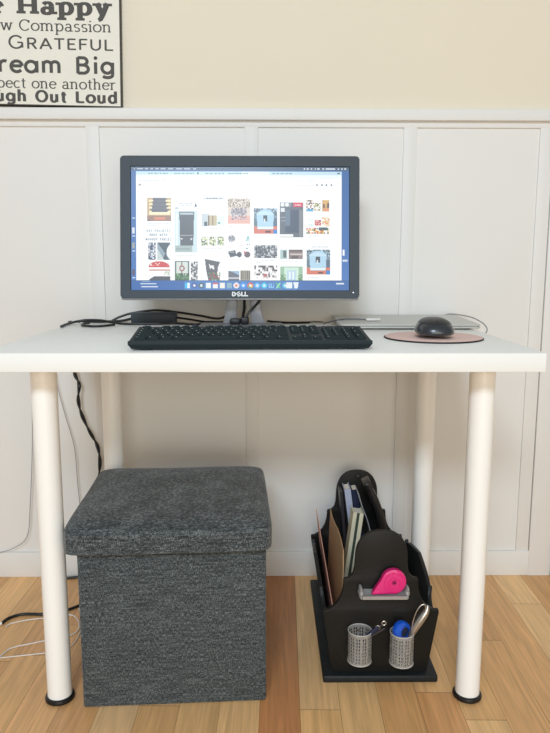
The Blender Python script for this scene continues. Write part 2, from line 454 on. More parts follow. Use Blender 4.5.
    poly([(179, 212), (194, 212), (193, 246), (180, 246)], (66, 70, 74)); rect(180, 213, 193, 215, (180, 196, 202)); rect(180, 235.3, 193, 236, (190, 196, 198)); rect(180.5, 238, 185, 241, (140, 150, 156)); rect(180, 236.5, 193, 245.5, (70, 74, 80)); ell(181.5, 239.2, .8, .8, (225, 230, 232)); ell(191, 239.4, .9, .9, (215, 220, 222))
    rect(175, 246, 192, 252.5, (166, 182, 180)); rect(176, 249, 190, 250, (130, 146, 146)); words(176, 196, 254.5); words(176, 190, 256.5); rect(174.5, 253, 197, 258.5, (252, 254, 254)); words(176, 196, 255.5)
    rect(174.6, 261.3, 188.8, 281, (96, 112, 108)); rect(175.8, 262.3, 187.4, 276, (214, 224, 216)); rect(181.2, 262.3, 182, 276, (110, 60, 60)); ell(181.6, 269, 2.8, 3, (156, 90, 90)); ell(181.6, 269, 1.4, 1.6, (210, 224, 216)); speck(175, 274, 188.8, 281, [(52, 96, 58), (90, 140, 84), (36, 66, 44)], .9, 1.2)
    speck(190.5, 262, 197.5, 281, [(52, 60, 66), (150, 156, 160), (220, 224, 226), (96, 88, 90)], .95, 1.6)
    # column 3
    rect(201.5, 197.5, 224, 199.5, (215, 220, 224)); speck(203, 198, 222, 199.4, [(120, 130, 140)], .5, 1.2); words(202, 210, 203.5, (205, 210, 215)); words(202, 208, 206, (205, 210, 215)); words(215, 219, 204, (205, 212, 216))
    rect(201.3, 214, 209, 226.5, (196, 208, 212)); rect(207.5, 215.5, 216.5, 226, (196, 180, 140)); rect(208, 216, 209, 226, (50, 40, 40)); rect(212, 216, 213, 226, (120, 100, 80)); rect(204, 222, 207, 226.5, (50, 60, 70)); rect(216.5, 216, 224, 226, (226, 238, 240)); rect(217.5, 222.5, 220, 224.2, (40, 130, 100)); words(203, 222, 228.5)
    for a in (201, 209, 217): speck(a, 236.8, a+6, 246, [(120, 146, 90), (200, 206, 150), (70, 90, 60), (240, 240, 210)], .9, 1.2)
    words(202, 222, 248.5)
    poly([(204.5, 259.5), (220, 262.5), (217.5, 268), (217, 276), (219, 280), (208, 281), (206, 272)], (78, 78, 82))
    poly([(208.5, 264), (210.5, 266), (213.5, 266), (214, 270), (212.5, 270), (212, 268.5), (210.5, 268.5), (210, 270.5), (209.2, 268)], (240, 240, 240)); speck(208, 273, 220, 281, [(60, 110, 70), (150, 70, 80), (96, 140, 100)], .6, 1.3)
    words(218, 226, 268, (200, 206, 210))
    # column 4
    rect(227.3, 198.5, 250, 224, (222, 208, 196)); speck(227.5, 198.6, 250, 208, [(170, 150, 120), (232, 226, 214), (140, 120, 92), (206, 196, 176)], .8, 1.1)
    rect(227.3, 216, 250, 224, (232, 176, 160)); ell(238.5, 212, 8, 3.2, (150, 140, 146)); speck(231, 208, 246, 220, [(128, 120, 128), (196, 190, 194), (110, 104, 112)], .6, 1.1); words(229, 236, 226.5)
    ell(231.5, 239, 3.6, 3.4, (140, 142, 146)); speck(228.5, 236, 234, 242, [(90, 92, 96), (190, 192, 196)], .5, 1); words(240, 244, 236.5, (205, 205, 210)); speck(246, 236.5, 249.5, 242.5, [(80, 170, 165), (220, 240, 240)], .7, 1)
    words(239, 244, 245.5, (230, 150, 160)); speck(245.5, 244.5, 249.5, 249.5, [(50, 110, 110), (220, 232, 232), (40, 44, 50)], .5, 1)
    poly([(227.5, 252), (235, 250.5), (236, 255), (238, 256), (230, 258)], (60, 66, 74)); ell(238.8, 255, 2.6, 2.8, (56, 60, 66)); ell(247, 255, 3, 3.2, (92, 70, 76)); rect(229, 252, 234, 253, (160, 166, 170)); rect(243.5, 251.5, 245, 254, (220, 90, 90))
    rect(228, 271.3, 239, 281, (86, 92, 104)); poly([(228, 271.3), (239, 271.3), (239, 276), (233, 273)], (150, 176, 206)); rect(228, 278, 239, 279.5, (200, 200, 204)); rect(240.2, 271, 250, 281, (150, 144, 128))
    for k in range(5): rect(241+k*1.9, 271.5, 241.8+k*1.9, 280, (92, 84, 72))
    # column 5 / 7 blue playhouse
    def hut(u, v, w, h):
        rect(u, v, u+w, v+h, (120, 140, 152)); speck(u, v, u+w, v+h*.3, [(70, 90, 96), (170, 200, 216), (60, 70, 84)], .8, 1.2)
        rect(u, v+h*.72, u+w, v+h, (214, 110, 84)); rect(u+w*.8, v+h*.4, u+w, v+h*.72, (70, 92, 116)); rect(u, v+h*.4, u+w*.15, v+h*.7, (84, 110, 120))
        poly([(u+w*.12, v+h*.2), (u+w*.35, v+h*.05), (u+w*.7, v+h*.05), (u+w*.86, v+h*.22), (u+w*.82, v+h*.84), (u+w*.16, v+h*.84)], (176, 212, 234))
        poly([(u+w*.12, v+h*.2), (u+w*.5, v+h*.1), (u+w*.86, v+h*.22), (u+w*.82, v+h*.26), (u+w*.15, v+h*.26)], (196, 226, 242))
        rect(u+w*.4, v+h*.28, u+w*.58, v+h*.52, (40, 50, 60)); rect(u+w*.43, v+h*.42, u+w*.5, v+h*.55, (220, 234, 240)); rect(u+w*.16, v+h*.74, u+w*.82, v+h*.82, (232, 244, 248))
        rect(u+w*.84, v+h*.85, u+w, v+h, (40, 130, 206)); rect(u+w*.5, v+h*.9, u+w*.72, v+h*.97, (50, 40, 40))
    words(259, 276, 206, (190, 198, 204)); hut(253.5, 208.3, 23.5, 25.5); words(256, 270, 236)
    rect(254, 246, 277, 258.5, (150, 154, 158)); speck(254, 245.5, 277, 258.5, [(40, 46, 50), (90, 96, 102), (205, 212, 216), (120, 116, 118)], .9, 1.4); words(256, 262, 262.3, (120, 120, 126)); words(262, 275, 260.5)
    speck(254, 266, 277, 279, [(60, 56, 56), (206, 202, 200), (240, 240, 240), (96, 80, 78), (252, 252, 252), (252, 252, 252)], .9, 2); rect(263, 274.5, 267, 277.5, (176, 90, 84)); words(268, 276, 273)
    # column 6
    rect(279.5, 202.5, 303, 237.5, (84, 90, 100)); rect(279.5, 202.5, 291, 207, (130, 140, 148)); ell(282.2, 204.8, 1.9, 1.9, (240, 244, 246)); ell(286.8, 204.8, 1.9, 1.9, (240, 244, 246)); rect(280.5, 208, 284.5, 212, (224, 230, 234))
    rect(293, 202.7, 302.5, 207, (214, 52, 74)); words(294.5, 301, 204.5, (250, 220, 224), .8); rect(285, 210, 298.5, 233, (50, 62, 82)); rect(299, 210, 302.5, 237, (120, 124, 128)); rect(280.5, 217, 290, 218, (140, 156, 164)); rect(281, 220.5, 289, 221.5, (140, 150, 160)); rect(279.5, 234.3, 293, 236.8, (246, 248, 248)); rect(285, 210, 290, 226, (92, 112, 128))
    words(282, 298, 240, (200, 210, 214)); words(282, 290, 242, (200, 210, 214))
    rect(280, 250, 287, 259.3, (170, 196, 196)); rect(283, 251, 286, 258, (72, 84, 84)); rect(288.6, 250, 302.5, 259.3, (130, 112, 108)); rect(290, 254, 302, 255.5, (206, 196, 190)); rect(288.6, 250, 302.5, 252, (92, 74, 66)); rect(291, 256, 298, 259, (82, 66, 62)); words(282, 298, 261.8, (180, 186, 190))
    rect(280, 267, 302.5, 281, (150, 190, 156)); rect(284, 268, 298.5, 281, (206, 232, 216)); rect(287, 271, 295.5, 281, (176, 206, 226)); rect(288.3, 272, 290.6, 280, (232, 244, 248)); rect(292, 272, 294, 280, (232, 244, 248)); speck(280, 275, 285, 281, [(76, 126, 76), (120, 160, 110)], .9, 1.2); speck(298, 275, 302.5, 281, [(76, 126, 76), (120, 160, 110)], .9, 1.2)
    # column 7
    speck(306, 200, 313.5, 211, [(150, 90, 70), (220, 200, 160), (60, 70, 70), (250, 250, 250)], .8, 1.3); rect(306, 209, 313, 211.5, (90, 170, 210)); speck(314, 203, 320, 211, [(200, 170, 120), (240, 236, 220), (120, 130, 60)], .8, 1.2)
    rect(322, 200, 329, 211.5, (206, 160, 100)); ell(325.6, 202.5, 2.6, 2.6, (222, 176, 96)); rect(323, 204, 324.5, 208, (70, 50, 50)); rect(327, 203, 329, 208, (70, 56, 56)); rect(324, 208.5, 328.5, 211, (236, 150, 110))
    rect(314.5, 220, 321, 225.5, (206, 90, 90)); speck(314.5, 219.5, 321, 225.5, [(150, 60, 66), (240, 190, 180)], .4, 1.2); speck(322, 217.5, 329, 226, [(236, 200, 140), (246, 226, 190), (226, 150, 100)], .8, 1.4); speck(308, 219, 313, 226, [(190, 230, 220), (252, 252, 252)], .6, 1.2)
    speck(306, 228, 329, 234, [(210, 80, 70), (90, 150, 80), (240, 190, 90), (250, 250, 250), (60, 60, 62)], .9, 1.5); rect(318.5, 227.5, 327, 230.5, (52, 76, 74)); words(308, 320, 236)
    words(312, 328, 247, (120, 120, 126)); hut(306.3, 250, 23.5, 25); words(308, 318, 278)
    # dock
    rect(131, 281, 349, 291, (52, 104, 172)); rect(131, 281, 349, 281.6, (40, 70, 110)); rect(184, 281.5, 297, 291, (70, 124, 188))
    for a, b in ((140, 156),): rect(a, 284, b, 285, (210, 225, 240)); rect(141, 287, 157.5, 288, (225, 235, 245)); rect(141, 282, 150, 282.6, (150, 180, 210))
    ic = [((80, 200, 240), 'f'), ((70, 90, 160), 'o'), ((60, 90, 100), 'o'), ((235, 240, 240), 's'), ((240, 236, 238), 'c'), ((240, 236, 226), 's'), ((130, 170, 190), 's'), ((236, 230, 226), 'p'), ((60, 150, 235), 'o'), ((230, 80, 70), 'g'), ((90, 180, 235), 'o'), ((60, 200, 235), 'o'), ((60, 120, 200), 'w'), ((50, 160, 90), 'x'), ((60, 190, 220), 'q')]
    u = 187
    for c, k in ic:
        v = 286.2
        if k == 'f': rect(u-2.6, v-2.8, u, v+2.8, (60, 190, 236)); rect(u, v-2.8, u+2.6, v+2.8, (232, 244, 248))
        elif k in 'oq': ell(u, v, 2.9, 3, c); ell(u, v, 1.3, 1.4, (215, 232, 240))
        elif k == 's': rect(u-2.4, v-2.8, u+2.4, v+2.8, c)
        elif k == 'c': rect(u-2.4, v-2.8, u+2.4, v+2.8, c); rect(u-2.4, v-2.8, u+2.4, v-1, (220, 80, 80))
        elif k == 'p': ell(u, v, 2.9, 3, c); ell(u, v, 1.3, 1.4, (220, 110, 90))
        elif k == 'g': ell(u, v, 2.9, 3, (226, 74, 62)); poly([(u, v), (u+2.6, v-1), (u+1.5, v+2.6)], (246, 206, 66)); poly([(u, v), (u-2.6, v-.8), (u-1, v+2.8), (u+1, v+2.6)], (66, 170, 92)); ell(u, v, 1.2, 1.3, (235, 240, 250))
        elif k == 'w':
            for a in (-2.2, 0, 2.2): rect(u+a-.4, v-2.4, u+a+.5, v+2.2, (140, 200, 245))
            rect(u-2.2, v+1.4, u+2.4, v+2.4, (140, 200, 245))
        elif k == 'x': poly([(u-2.6, v-2.6), (u-.9, v-2.6), (u+2.6, v+2.6), (u+.9, v+2.6)], (60, 190, 110)); poly([(u+2.6, v-2.6), (u+.9, v-2.6), (u-2.6, v+2.6), (u-.9, v+2.6)], (150, 226, 180))
        if k == 'q': rect(u+.6, v-2.8, u+2.8, v-.6, (220, 70, 80))
        u += 7
    rect(286, 283.2, 292, 289, (232, 238, 242)); poly([(293.5, 283.2), (298.2, 283.2), (297.6, 289.2), (294, 289.2)], (232, 238, 242)); rect(293, 283, 298.6, 284, (244, 248, 250))
    rect(336, 283.6, 344, 284.8, (225, 232, 240))
    lum = F.mean(-1, keepdims=True); k = .16*(1-lum/255.); blu = (F[..., 2:3]-F[..., 0:1]) > 70
    k = np.where(blu, 0, k); F = F*(1-k)+np.array((225., 236, 242))*k
    return F

def build_monitor():
    # the panel leans back; origin at desk under the stand
    cx = -.0570
    t = thing('computer_monitor', 'widescreen computer monitor showing a web page of picture tiles on the desk', 'monitor', (cx, .46, H))
    Wd, Hd = .5575, .3315; hb = .0745      # panel bottom above desk
    tilt = RX(-8.0)
    base = T(cx, .405, H+hb) @ tilt          # local: x right, z up, front face at y=0
    S = Wd/239.0                              # metres per photo pixel across the panel
    def px(u, v): return ((u-239.8)*S, (299.3-v)*S*Hd/(143.3*S))
    # bezel = frame ring
    b = bmesh.new()
    u0, u1, v0, v1 = 131, 349, 167, 291
    xi0, zi0 = px(u0, v1); xi1, zi1 = px(u1, v0)
    xo0, xo1, zo0, zo1 = -Wd/2, Wd/2, 0, Hd
    def ring(x0, x1, z0, z1, y, r):
        vs = []
        for (cx_, cz_, a0) in ((x1-r, z1-r, 0), (x0+r, z1-r, 90), (x0+r, z0+r, 180), (x1-r, z0+r, 270)):
            for k in range(7):
                a = math.radians(a0+k*15); vs.append(b.verts.new((cx_+r*math.cos(a), y, cz_+r*math.sin(a))))
        return vs
    rs = [ring(xi0, xi1, zi0, zi1, .006, .0004), ring(xi0-.0012, xi1+.0012, zi0-.0012, zi1+.0012, .0, .0006), ring(xo0+.001, xo1-.001, zo0+.001, zo1-.001, 0, .0085), ring(xo0, xo1, zo0, zo1, .0015, .009), ring(xo0, xo1, zo0, zo1, .017, .009)]
    for a, c in zip(rs, rs[1:]):
        n = len(a)
        for i in range(n): b.faces.new((a[i], a[(i+1) % n], c[(i+1) % n], c[i]))
    b.transform(base); bez = obj('bezel', b, M['bezel'], t)
    # grey lip under the bezel + back shell
    b = BOX(xo0+.002, xo1-.002, .003, .02, -.0028, .004, bev=.001); b.transform(base); obj('lower_lip', b, M['silver'], t, label='thin silver lower edge')
    b = bmesh.new(); box(b, xo0+.002, xo1-.002, .0165, .03, .002, Hd-.002, bev=.004); box(b, -.19, .19, .03, .055, .05, Hd-.05, bev=.01); b.transform(base)
    obj('back_shell', b, M['blackp'], t)
    # screen: one cell per drawn dot
    F = framebuffer()/255.; Fl = np.where(F <= .04045, F/12.92, ((F+.055)/1.055)**2.4)
    hh, ww = F.shape[:2]; me = bpy.data.meshes.new('screen')
    xs = np.linspace(xi0, xi1, ww+1); zs = np.linspace(zi1, zi0, hh+1)
    gx, gz = np.meshgrid(xs, zs); co = np.stack([gx.ravel(), np.full(gx.size, .0035), gz.ravel()], 1)
    mt = np.array(root_of(t).matrix_basis.inverted() @ base); co = co @ mt[:3, :3].T+mt[:3, 3]
    i = np.arange(hh)[:, None]*(ww+1)+np.arange(ww)[None]; fi = np.stack([i+ww+1, i+ww+2, i+1, i], -1).reshape(-1, 4)
    me.vertices.add(len(co)); me.vertices.foreach_set('co', co.astype(np.float32).ravel())
    me.loops.add(fi.size); me.loops.foreach_set('vertex_index', fi.ravel().astype(np.int32))
    me.polygons.add(len(fi)); me.polygons.foreach_set('loop_start', (np.arange(len(fi))*4).astype(np.int32))
    me.update(calc_edges=True)
    at = me.attributes.new('pix', 'FLOAT_COLOR', 'FACE'); c4 = np.ones((len(fi), 4), np.float32); c4[:, :3] = Fl.reshape(-1, 3); at.data.foreach_set('color', c4.ravel())
    me.materials.append(screen_mat()); o = bpy.data.objects.new('screen', me); COL.objects.link(o); o.parent = t; o['label'] = 'lit screen with a picture pin board web page'
    # logo D E L L with the tilted E
    b = bmesh.new()
    def bar(x0, z0, x1, z1, w):
        d = Vector((x1-x0, 0, z1-z0)); n = Vector((-d.z, 0, d.x)).normalized()*w/2; e = d.normalized()*w*.0
        p = [Vector((x0, 0, z0))-n-e, Vector((x1, 0, z1))-n+e, Vector((x1, 0, z1))+n+e, Vector((x0, 0, z0))+n-e]
        bb = bmesh.new(); lo = [bb.verts.new(q) for q in p]; hi = [bb.verts.new(q+Vector((0, -.0006, 0))) for q in p]
        bb.faces.new(lo); bb.faces.new(hi[::-1])
        for k in range(4): bb.faces.new((lo[k], hi[k], hi[(k+1) % 4], lo[(k+1) % 4]))
        merge(b, bb)
    lw = .0026; hgt = .0105; x = -.0185; z = .0042
    bar(x+.001, z, x+.001, z+hgt, lw)
    pp = [(x+.001, z+hgt-lw/2), (x+.005, z+hgt-lw/2), (x+.0085, z+hgt*.5), (x+.005, z+lw/2), (x+.001, z+lw/2)]
    for a, c in zip(pp, pp[1:]): bar(*a, *c, lw)
    ec = (x+.0155, z+hgt/2); ang = math.radians(30)
    def rot(p): dx, dz = p[0], p[1]; return (ec[0]+dx*math.cos(ang)-dz*math.sin(ang), ec[1]+dx*math.sin(ang)+dz*math.cos(ang))
    for a, c in (((-.0032, -.0048), (-.0032, .0048)), ((-.0036, .004), (.0042, .004)), ((-.0036, 0), (.0042, 0)), ((-.0036, -.004), (.0042, -.004))): bar(*rot(a), *rot(c), .0021)
    for q in (.0225, .0305): bar(x+q, z, x+q, z+hgt, lw); bar(x+q, z+lw/2, x+q+.0066, z+lw/2, lw)
    b.transform(base @ T(0, 0, .0005)); obj('logo', b, M['logo'], t, 0)
    pxp, pzp = px(353, 293)
    b = lathe([(.0028, 0), (.0028, .001)], 20); b.transform(base @ T(pxp, -.0008, pzp-.001) @ RX(90)); pb = obj('power_button', b, M['blackp'], t)
    b = lathe([(.0014, 0), (.0014, .0006)], 16); b.transform(base @ T(pxp, -.0016, pzp-.001) @ RX(90)); obj('power_light', b, M['led'], pb)
    # stand: flared silver riser with a cable opening, on a flat plate
    y0 = .468
    b = bmesh.new()
    for s, pts in ((-1, [(-.035, .20), (-.010, .20), (-.010, .055), (-.012, .010), (-.045, .010), (-.040, .03), (-.037, .06)]),
                   (1, [(.020, .20), (.045, .20), (.047, .06), (.051, .03), (.060, .010), (.024, .010), (.021, .055)])):
        pr = prism(pts, .016, .0015); pr.transform(T(cx, y0, H)); merge(b, pr)
    box(b, cx-.035, cx+.045, y0, y0+.016, H+.13, H+.20, bev=.001)
    obj('stand_riser', b, M['silver'], t)
    b = BOX(cx-.10, cx+.10, y0-.125, y0+.030, H, H+.010, bev=.003); obj('stand_base', b, M['silver'], t)
    b = BOX(cx-.035, cx+.035, y0-.02, y0+.018, H+.12, H+.2, bev=.004); obj('hinge', b, M['blackp'], t)
build_monitor()

# ================================================================== keyboard
def build_keyboard():
    ang = math.radians(2.0)
    t = thing('keyboard', 'full-size charcoal keyboard at the front of the desk below the monitor', 'keyboard', (-.0225, .034, H), ang)
    prof = [(.006, .003), (-.001, .012), (.001, .0175), (.02, .0172), (.140, .0305), (.146, .0295), (.148, .024), (.146, .005)]
    b = bmesh.new(); hw = .2205; L = []
    for x, k in ((-hw+.004, .9), (-hw, 1), (hw, 1), (hw-.004, .9)):
        ring = []
        for (y, z) in prof:
            xx = x
            if z < .008: xx = x*.975
            yy = .074+(y-.074)*(1 if k == 1 else .97); ring.append(b.verts.new((xx, yy, z if k == 1 else z*.97+.0002)))
        L.append(ring)
    for a, c in zip(L, L[1:]):
        for i in range(len(a)): b.faces.new((a[i], a[(i+1) % len(a)], c[(i+1) % len(a)], c[i]))
    b.faces.new(L[0]); b.faces.new(L[-1][::-1])
    obj('case', b, M['kb'], t, world=False, smooth=30)
    for x in (-.19, .19):
        for y in (.015, .12): obj('rubber_foot', BOX(x-.01, x+.01, y-.004, y+.004, 0, .0045), M['rubber'], t, world=False)
    U = .019; sl = (.0305-.0172)/.120
    cache = {}
    def keymesh(w, d):
        k = (round(w, 4), round(d, 4))
        if k in cache: return cache[k]
        b = bmesh.new(); hz = .0046
        lo = [(-w/2, -d/2), (w/2, -d/2), (w/2, d/2), (-w/2, d/2)]; i = .0022
        v0 = [b.verts.new((x, y, 0)) for x, y in lo]; v1 = [b.verts.new((x-math.copysign(i, x), y-math.copysign(i*.8, y)+.0004, hz)) for x, y in lo]
        b.faces.new(v0[::-1]); b.faces.new(v1)
        for j in range(4): b.faces.new((v0[j], v0[(j+1) % 4], v1[(j+1) % 4], v1[j]))
        ed = [e for e in b.edges if max(v.co.z for v in e.verts) > hz*.5]
        bmesh.ops.bevel(b, geom=ed, offset=.0009, segments=2, affect='EDGES')
        lg = bmesh.new(); x0 = -w/2+.0042; y0 = .0006
        for (xa, xb, ya, yb) in ((x0, x0+.0010, y0-.001, y0+.0034), (x0, x0+.0026, y0-.001, y0)):
            lg.faces.new([lg.verts.new(p) for p in ((xa, ya, hz+.00015), (xb, ya, hz+.00015), (xb, yb, hz+.00015), (xa, yb, hz+.00015))])
        merge(b, lg, mi=1)
        me = bpy.data.meshes.new('key'); me.materials.append(M['keycap']); me.materials.append(M['legend']); b.to_mesh(me); b.free()
        for p in me.polygons: p.use_smooth = True
        me.set_sharp_from_angle(angle=math.radians(40)); cache[k] = me; return me
    keys = []
    def row(r, items, x=0.0):
        for it in items:
            if isinstance(it, tuple): keys.append((x, r, it[0], it[1])); x += it[0]
            elif it < 0: x += -it
            else: keys.append((x, r, it, 1)); x += it
    row(0, [1.25]*3+[6.25]+[1.25]*4+[-.25, 1, 1, 1, -.25, 2, 1])
    row(1, [2.25]+[1]*10+[2.75, -1.25, 1, -1.25, 1, 1, 1, (1, -2)])
    row(2, [1.75]+[1]*11+[2.25, -3.5, 1, 1, 1])
    row(3, [1.5]+[1]*12+[1.5, -.25, 1, 1, 1, -.25, 1, 1, 1, (1, -2)])
    row(4, [1]*13+[2, -.25, 1, 1, 1, -.25, 1, 1, 1, 1])
    row(5.25, [1, -1, 1, 1, 1, 1, -.5, 1, 1, 1, 1, -.5, 1, 1, 1, 1, -.25, 1, 1, 1])
    keys.sort(key=lambda k: k[1])
    RP = .0183; stuff = []
    for n, (x, r, w, h) in enumerate(keys):
        cxk = (x+w/2)*U-22.5*U/2; y = .029+r*RP
        dd = RP-.0012
        if h == -2: y -= RP/2; dd = 2*RP-.0012
        z = .0172+(y-.02)*sl-.0004
        me = keymesh(w*U-.001, dd); mtx = T(cxk, y, z) @ Matrix.Rotation(math.atan(sl), 4, 'X')
        if n < 100:
            o = bpy.data.objects.new('key', me); COL.objects.link(o); o.parent = t; o.matrix_basis = mtx
        else: stuff.append((me, mtx))
    if stuff:
        b = bmesh.new()
        for me, mtx in stuff:
            q = bmesh.new(); q.from_mesh(me); q.transform(mtx); m2 = bpy.data.meshes.new('t'); q.to_mesh(m2); q.free(); b.from_mesh(m2); bpy.data.meshes.remove(m2)
        o = obj('key', b, [M['keycap'], M['legend']], t, world=False); o['kind'] = 'stuff'
    # status light window
    obj('indicator_panel', BOX(.143, .21, .1362, .139, .0298, .0312), M['blackp'], t, world=False)
build_keyboard()

# ================================================================== mouse + pad + laptop
b = bmesh.new(); t = thing('mouse_pad', 'round pink-beige mouse pad with a black edge under the mouse', 'mouse pad', (.3565, .238, H))
b = lathe([(.1015, 0), (.1028, .001), (.1028, .0025), (.1018, .0032)], 96); b.transform(T(.3565, .238, H)); obj('rubber_base', b, M['rubber'], t)
b = lathe([(.1008, .0031), (.1008, .0037), (.1, .004)], 96); b.transform(T(.3565, .238, H)); obj('fabric_top', b, M['pad'], t)

def build_mouse():
    t = thing('computer_mouse', 'dark grey computer mouse with glossy front resting on the round pad', 'mouse', (.3535, .225, H+.004), math.radians(-4))
    def shell(sc, zc, zlo, hgt, ylen=.057, xw=.0385):
        b = bmesh.new(); bmesh.ops.create_uvsphere(b, u_segments=40, v_segments=24, radius=1)
        for v in b.verts:
            x, y, z = v.co
            # superellipse footprint
            ax = abs(x)**.72*(1 if x >= 0 else -1); ay = abs(y)**.75*(1 if y >= 0 else -1)
            w = xw*(1-.10*y-.06*y*y)
            zz = z
            if z < 0: zz = max(z*1.0, -.5)*.32
            v.co = Vector((ax*w*sc, ay*ylen*sc, zc+zz*hgt*(1+.12*y*0)))
        return b
    b = shell(1, .012, 0, .0285); 
    for v in b.verts: v.co.z = max(v.co.z, .0012)
    obj('shell', b, M['mousebody'], t, world=False)
    # darker top cover (palm + buttons), slightly proud
    b = shell(.985, .0130, 0, .0287)
    dl = [f for f in b.faces if f.calc_center_median().z < .030]
    bmesh.ops.delete(b, geom=dl, context='FACES'); obj('top_cover', b, M['mousetop'], t, world=False)
    b = lathe([(.008, -.003), (.009, -.002), (.009, .002), (.008, .003)], 24); b.transform(T(0, -.036, .0275) @ RY(90)); obj('scroll_wheel', b, M['rubber'], t, world=False)
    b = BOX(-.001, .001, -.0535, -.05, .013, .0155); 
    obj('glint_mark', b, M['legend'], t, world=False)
build_mouse()

def build_laptop():
    t = thing('laptop', 'closed thin silver laptop lying at the back right of the desk', 'laptop', (.347, .53, H), math.radians(-.5))
    w, d = .168, .1165
    b = bmesh.new()
    for p, n in (([(-w, -d), (w, -d), (w, d), (-w, d)], 0),):
        pass
    def slab(z0f, z1f, z0b, z1b, inset):
        q = bmesh.new(); R = .012; out = []
        for (cx_, cy_, a0) in ((w-R-inset, d-R-inset, 0), (-w+R+inset, d-R-inset, 90), (-w+R+inset, -d+R+inset, 180), (w-R-inset, -d+R+inset, 270)):
            for k in range(6): a = math.radians(a0+k*18); out.append((cx_+R*math.cos(a), cy_+R*math.sin(a)))
        def zz(y, f, bk): return f+(bk-f)*(y+d)/(2*d)
        lo = [q.verts.new((x*.985, y*.98, zz(y, z0f, z0b))) for x, y in out]; mid = [q.verts.new((x, y, zz(y, (z0f+z1f)/2, (z0b+z1b)/2))) for x, y in out]; hi = [q.verts.new((x*.993, y*.99, zz(y, z1f, z1b))) for x, y in out]
        q.faces.new(lo[::-1]); q.faces.new(hi); n = len(out)
        for a, c in ((lo, mid), (mid, hi)):
            for i in range(n): q.faces.new((a[i], a[(i+1) % n], c[(i+1) % n], c[i]))
        return q
    obj('base', slab(.003, .0075, .003, .0125, 0), M['alu'], t, world=False)
    obj('lid', slab(.0082, .0125, .0132, .018, .0), M['alu'], t, world=False)
    for x in (-.14, .14):
        for y in (-.095, .095): obj('rubber_foot', (lambda q: (q.transform(T(x, y, 0)), q)[1])(lathe([(.006, 0), (.006, .004)], 20)), M['rubber'], t, world=False)
build_laptop()
t = thing('made_up_block', 'made-up small white block with a thin dark lead lying on the closed laptop', 'block', (.262, .49, H+.0158))  # invented small item on the laptop, no known device
obj('white_body', BOX(.250, .287, .484, .500, H+.0155, H+.0215, bev=.002), M['wcable'], t)
pth = smooth_path([(.250, .492, H+.018), (.225, .497, H+.0185), (.195, .503, H+.0175), (.165, .515, H+.010), (.150, .535, H+.004)])
obj('lead', tube(pth, .0017), M['darkmetal'], t)

# ================================================================== cords on the desk
def cord(name, pts, r, m, label, cat='cable', group=None, k=10, extra=None):
    b = tube(smooth_path(pts, k), r)
    if extra: merge(b, extra)
    return tag(obj(name, b, m), label, cat, group)
Z = H
# power brick and its two leads
t = thing('power_adapter', 'black power brick with cords lying behind the left end of the keyboard', 'power adapter', (-.29, .60, H))
b = BOX(-.058, .058, -.0215, .0215, .0, .0285, bev=.004); b.transform(T(-.288, .585, H) @ RZ(3)); obj('brick', b, M['bezel'], t)
obj('lead', tube(smooth_path([(-.231, .588, Z+.015), (-.20, .593, Z+.010), (-.16, .588, Z+.004), (-.125, .575, Z+.004), (-.105, .56, Z+.004), (-.085, .553, Z+.005)]), .0028), M['cable'], t)
obj('mains_lead', tube(smooth_path([(-.345, .583, Z+.013), (-.375, .588, Z+.006), (-.41, .592, Z+.004), (-.445, .590, Z+.004), (-.472, .596, Z+.004), (-.487, .604, Z+.0042), (-.492, .613, Z-.004), (-.493, .617, Z-.03)]), .0034), M['cable'], t)
cord('monitor_power_cable', [(-.493, .46, Z+.0035), (-.497, .50, Z+.0035), (-.495, .54, Z+.004), (-.486, .565, Z+.006), (-.46, .57, Z+.0095), (-.42, .56, Z+.0095), (-.39, .545, Z+.006), (-.36, .535, Z+.0035), (-.32, .533, Z+.0035), (-.27, .538, Z+.0035), (-.225, .548, Z+.0035), (-.175, .515, Z+.0035), (-.16, .545, Z+.0035), (-.145, .560, Z+.0035), (-.12, .575, Z+.0035), (-.085, .58, Z+.0035)], .0031, M['cable'], 'black cable snaking from the left edge of the desk to the monitor stand')
cord('video_cable', [(-.405, .617, Z+.004), (-.385, .622, Z+.014), (-.35, .625, Z+.024), (-.29, .625, Z+.031), (-.23, .62, Z+.026), (-.17, .607, Z+.018), (-.125, .59, Z+.012), (-.10, .56, Z+.02), (-.085, .54, Z+.026)], .0030, M['cable'], 'black cable arching above the power brick towards the monitor stand')
cord('looped_cable', [(-.375, .508, Z+.0035), (-.40, .47, Z+.0035), (-.43, .47, Z+.0035), (-.452, .495, Z+.0035), (-.457, .53, Z+.0035), (-.449, .551, Z+.004)], .0028, M['cable'], 'short black cable bent into a loop at the left end of the desk')
cord('signal_cable', [(-.052, .505, Z+.18), (-.052, .50, Z+.10), (-.050, .492, Z+.05), (-.053, .488, Z+.028), (-.050, .50, Z+.018)], .0036, M['cable'], 'black cable hanging straight through the opening of the monitor stand')
cord('slanting_cable', [(.000, .448, Z+.085), (-.010, .456, Z+.068), (-.024, .4615, Z+.052), (-.036, .4615, Z+.040), (-.044, .458, Z+.028)], .003, M['cable'], 'black cable slanting across the front of the monitor stand')
b = bmesh.new(); box(b, -.084, -.058, .436, .460, Z+.0102, Z+.024, bev=.004); box(b, -.0585, -.038, .440, .463, Z+.0102, Z+.0275, bev=.004)
tag(obj('cable_connector', b, M['cable']), 'black cable plugs bunched on the foot of the monitor stand', 'connector')
t = thing('charging_lead', 'black charging lead with a silver plug running right from the monitor stand', 'cable', (.08, .58, H))
obj('cord', tube(smooth_path([(.006, .585, Z+.006), (.03, .58, Z+.004), (.065, .572, Z+.003), (.10, .575, Z+.003), (.118, .585, Z+.003)]), .0028), M['cable'], t)
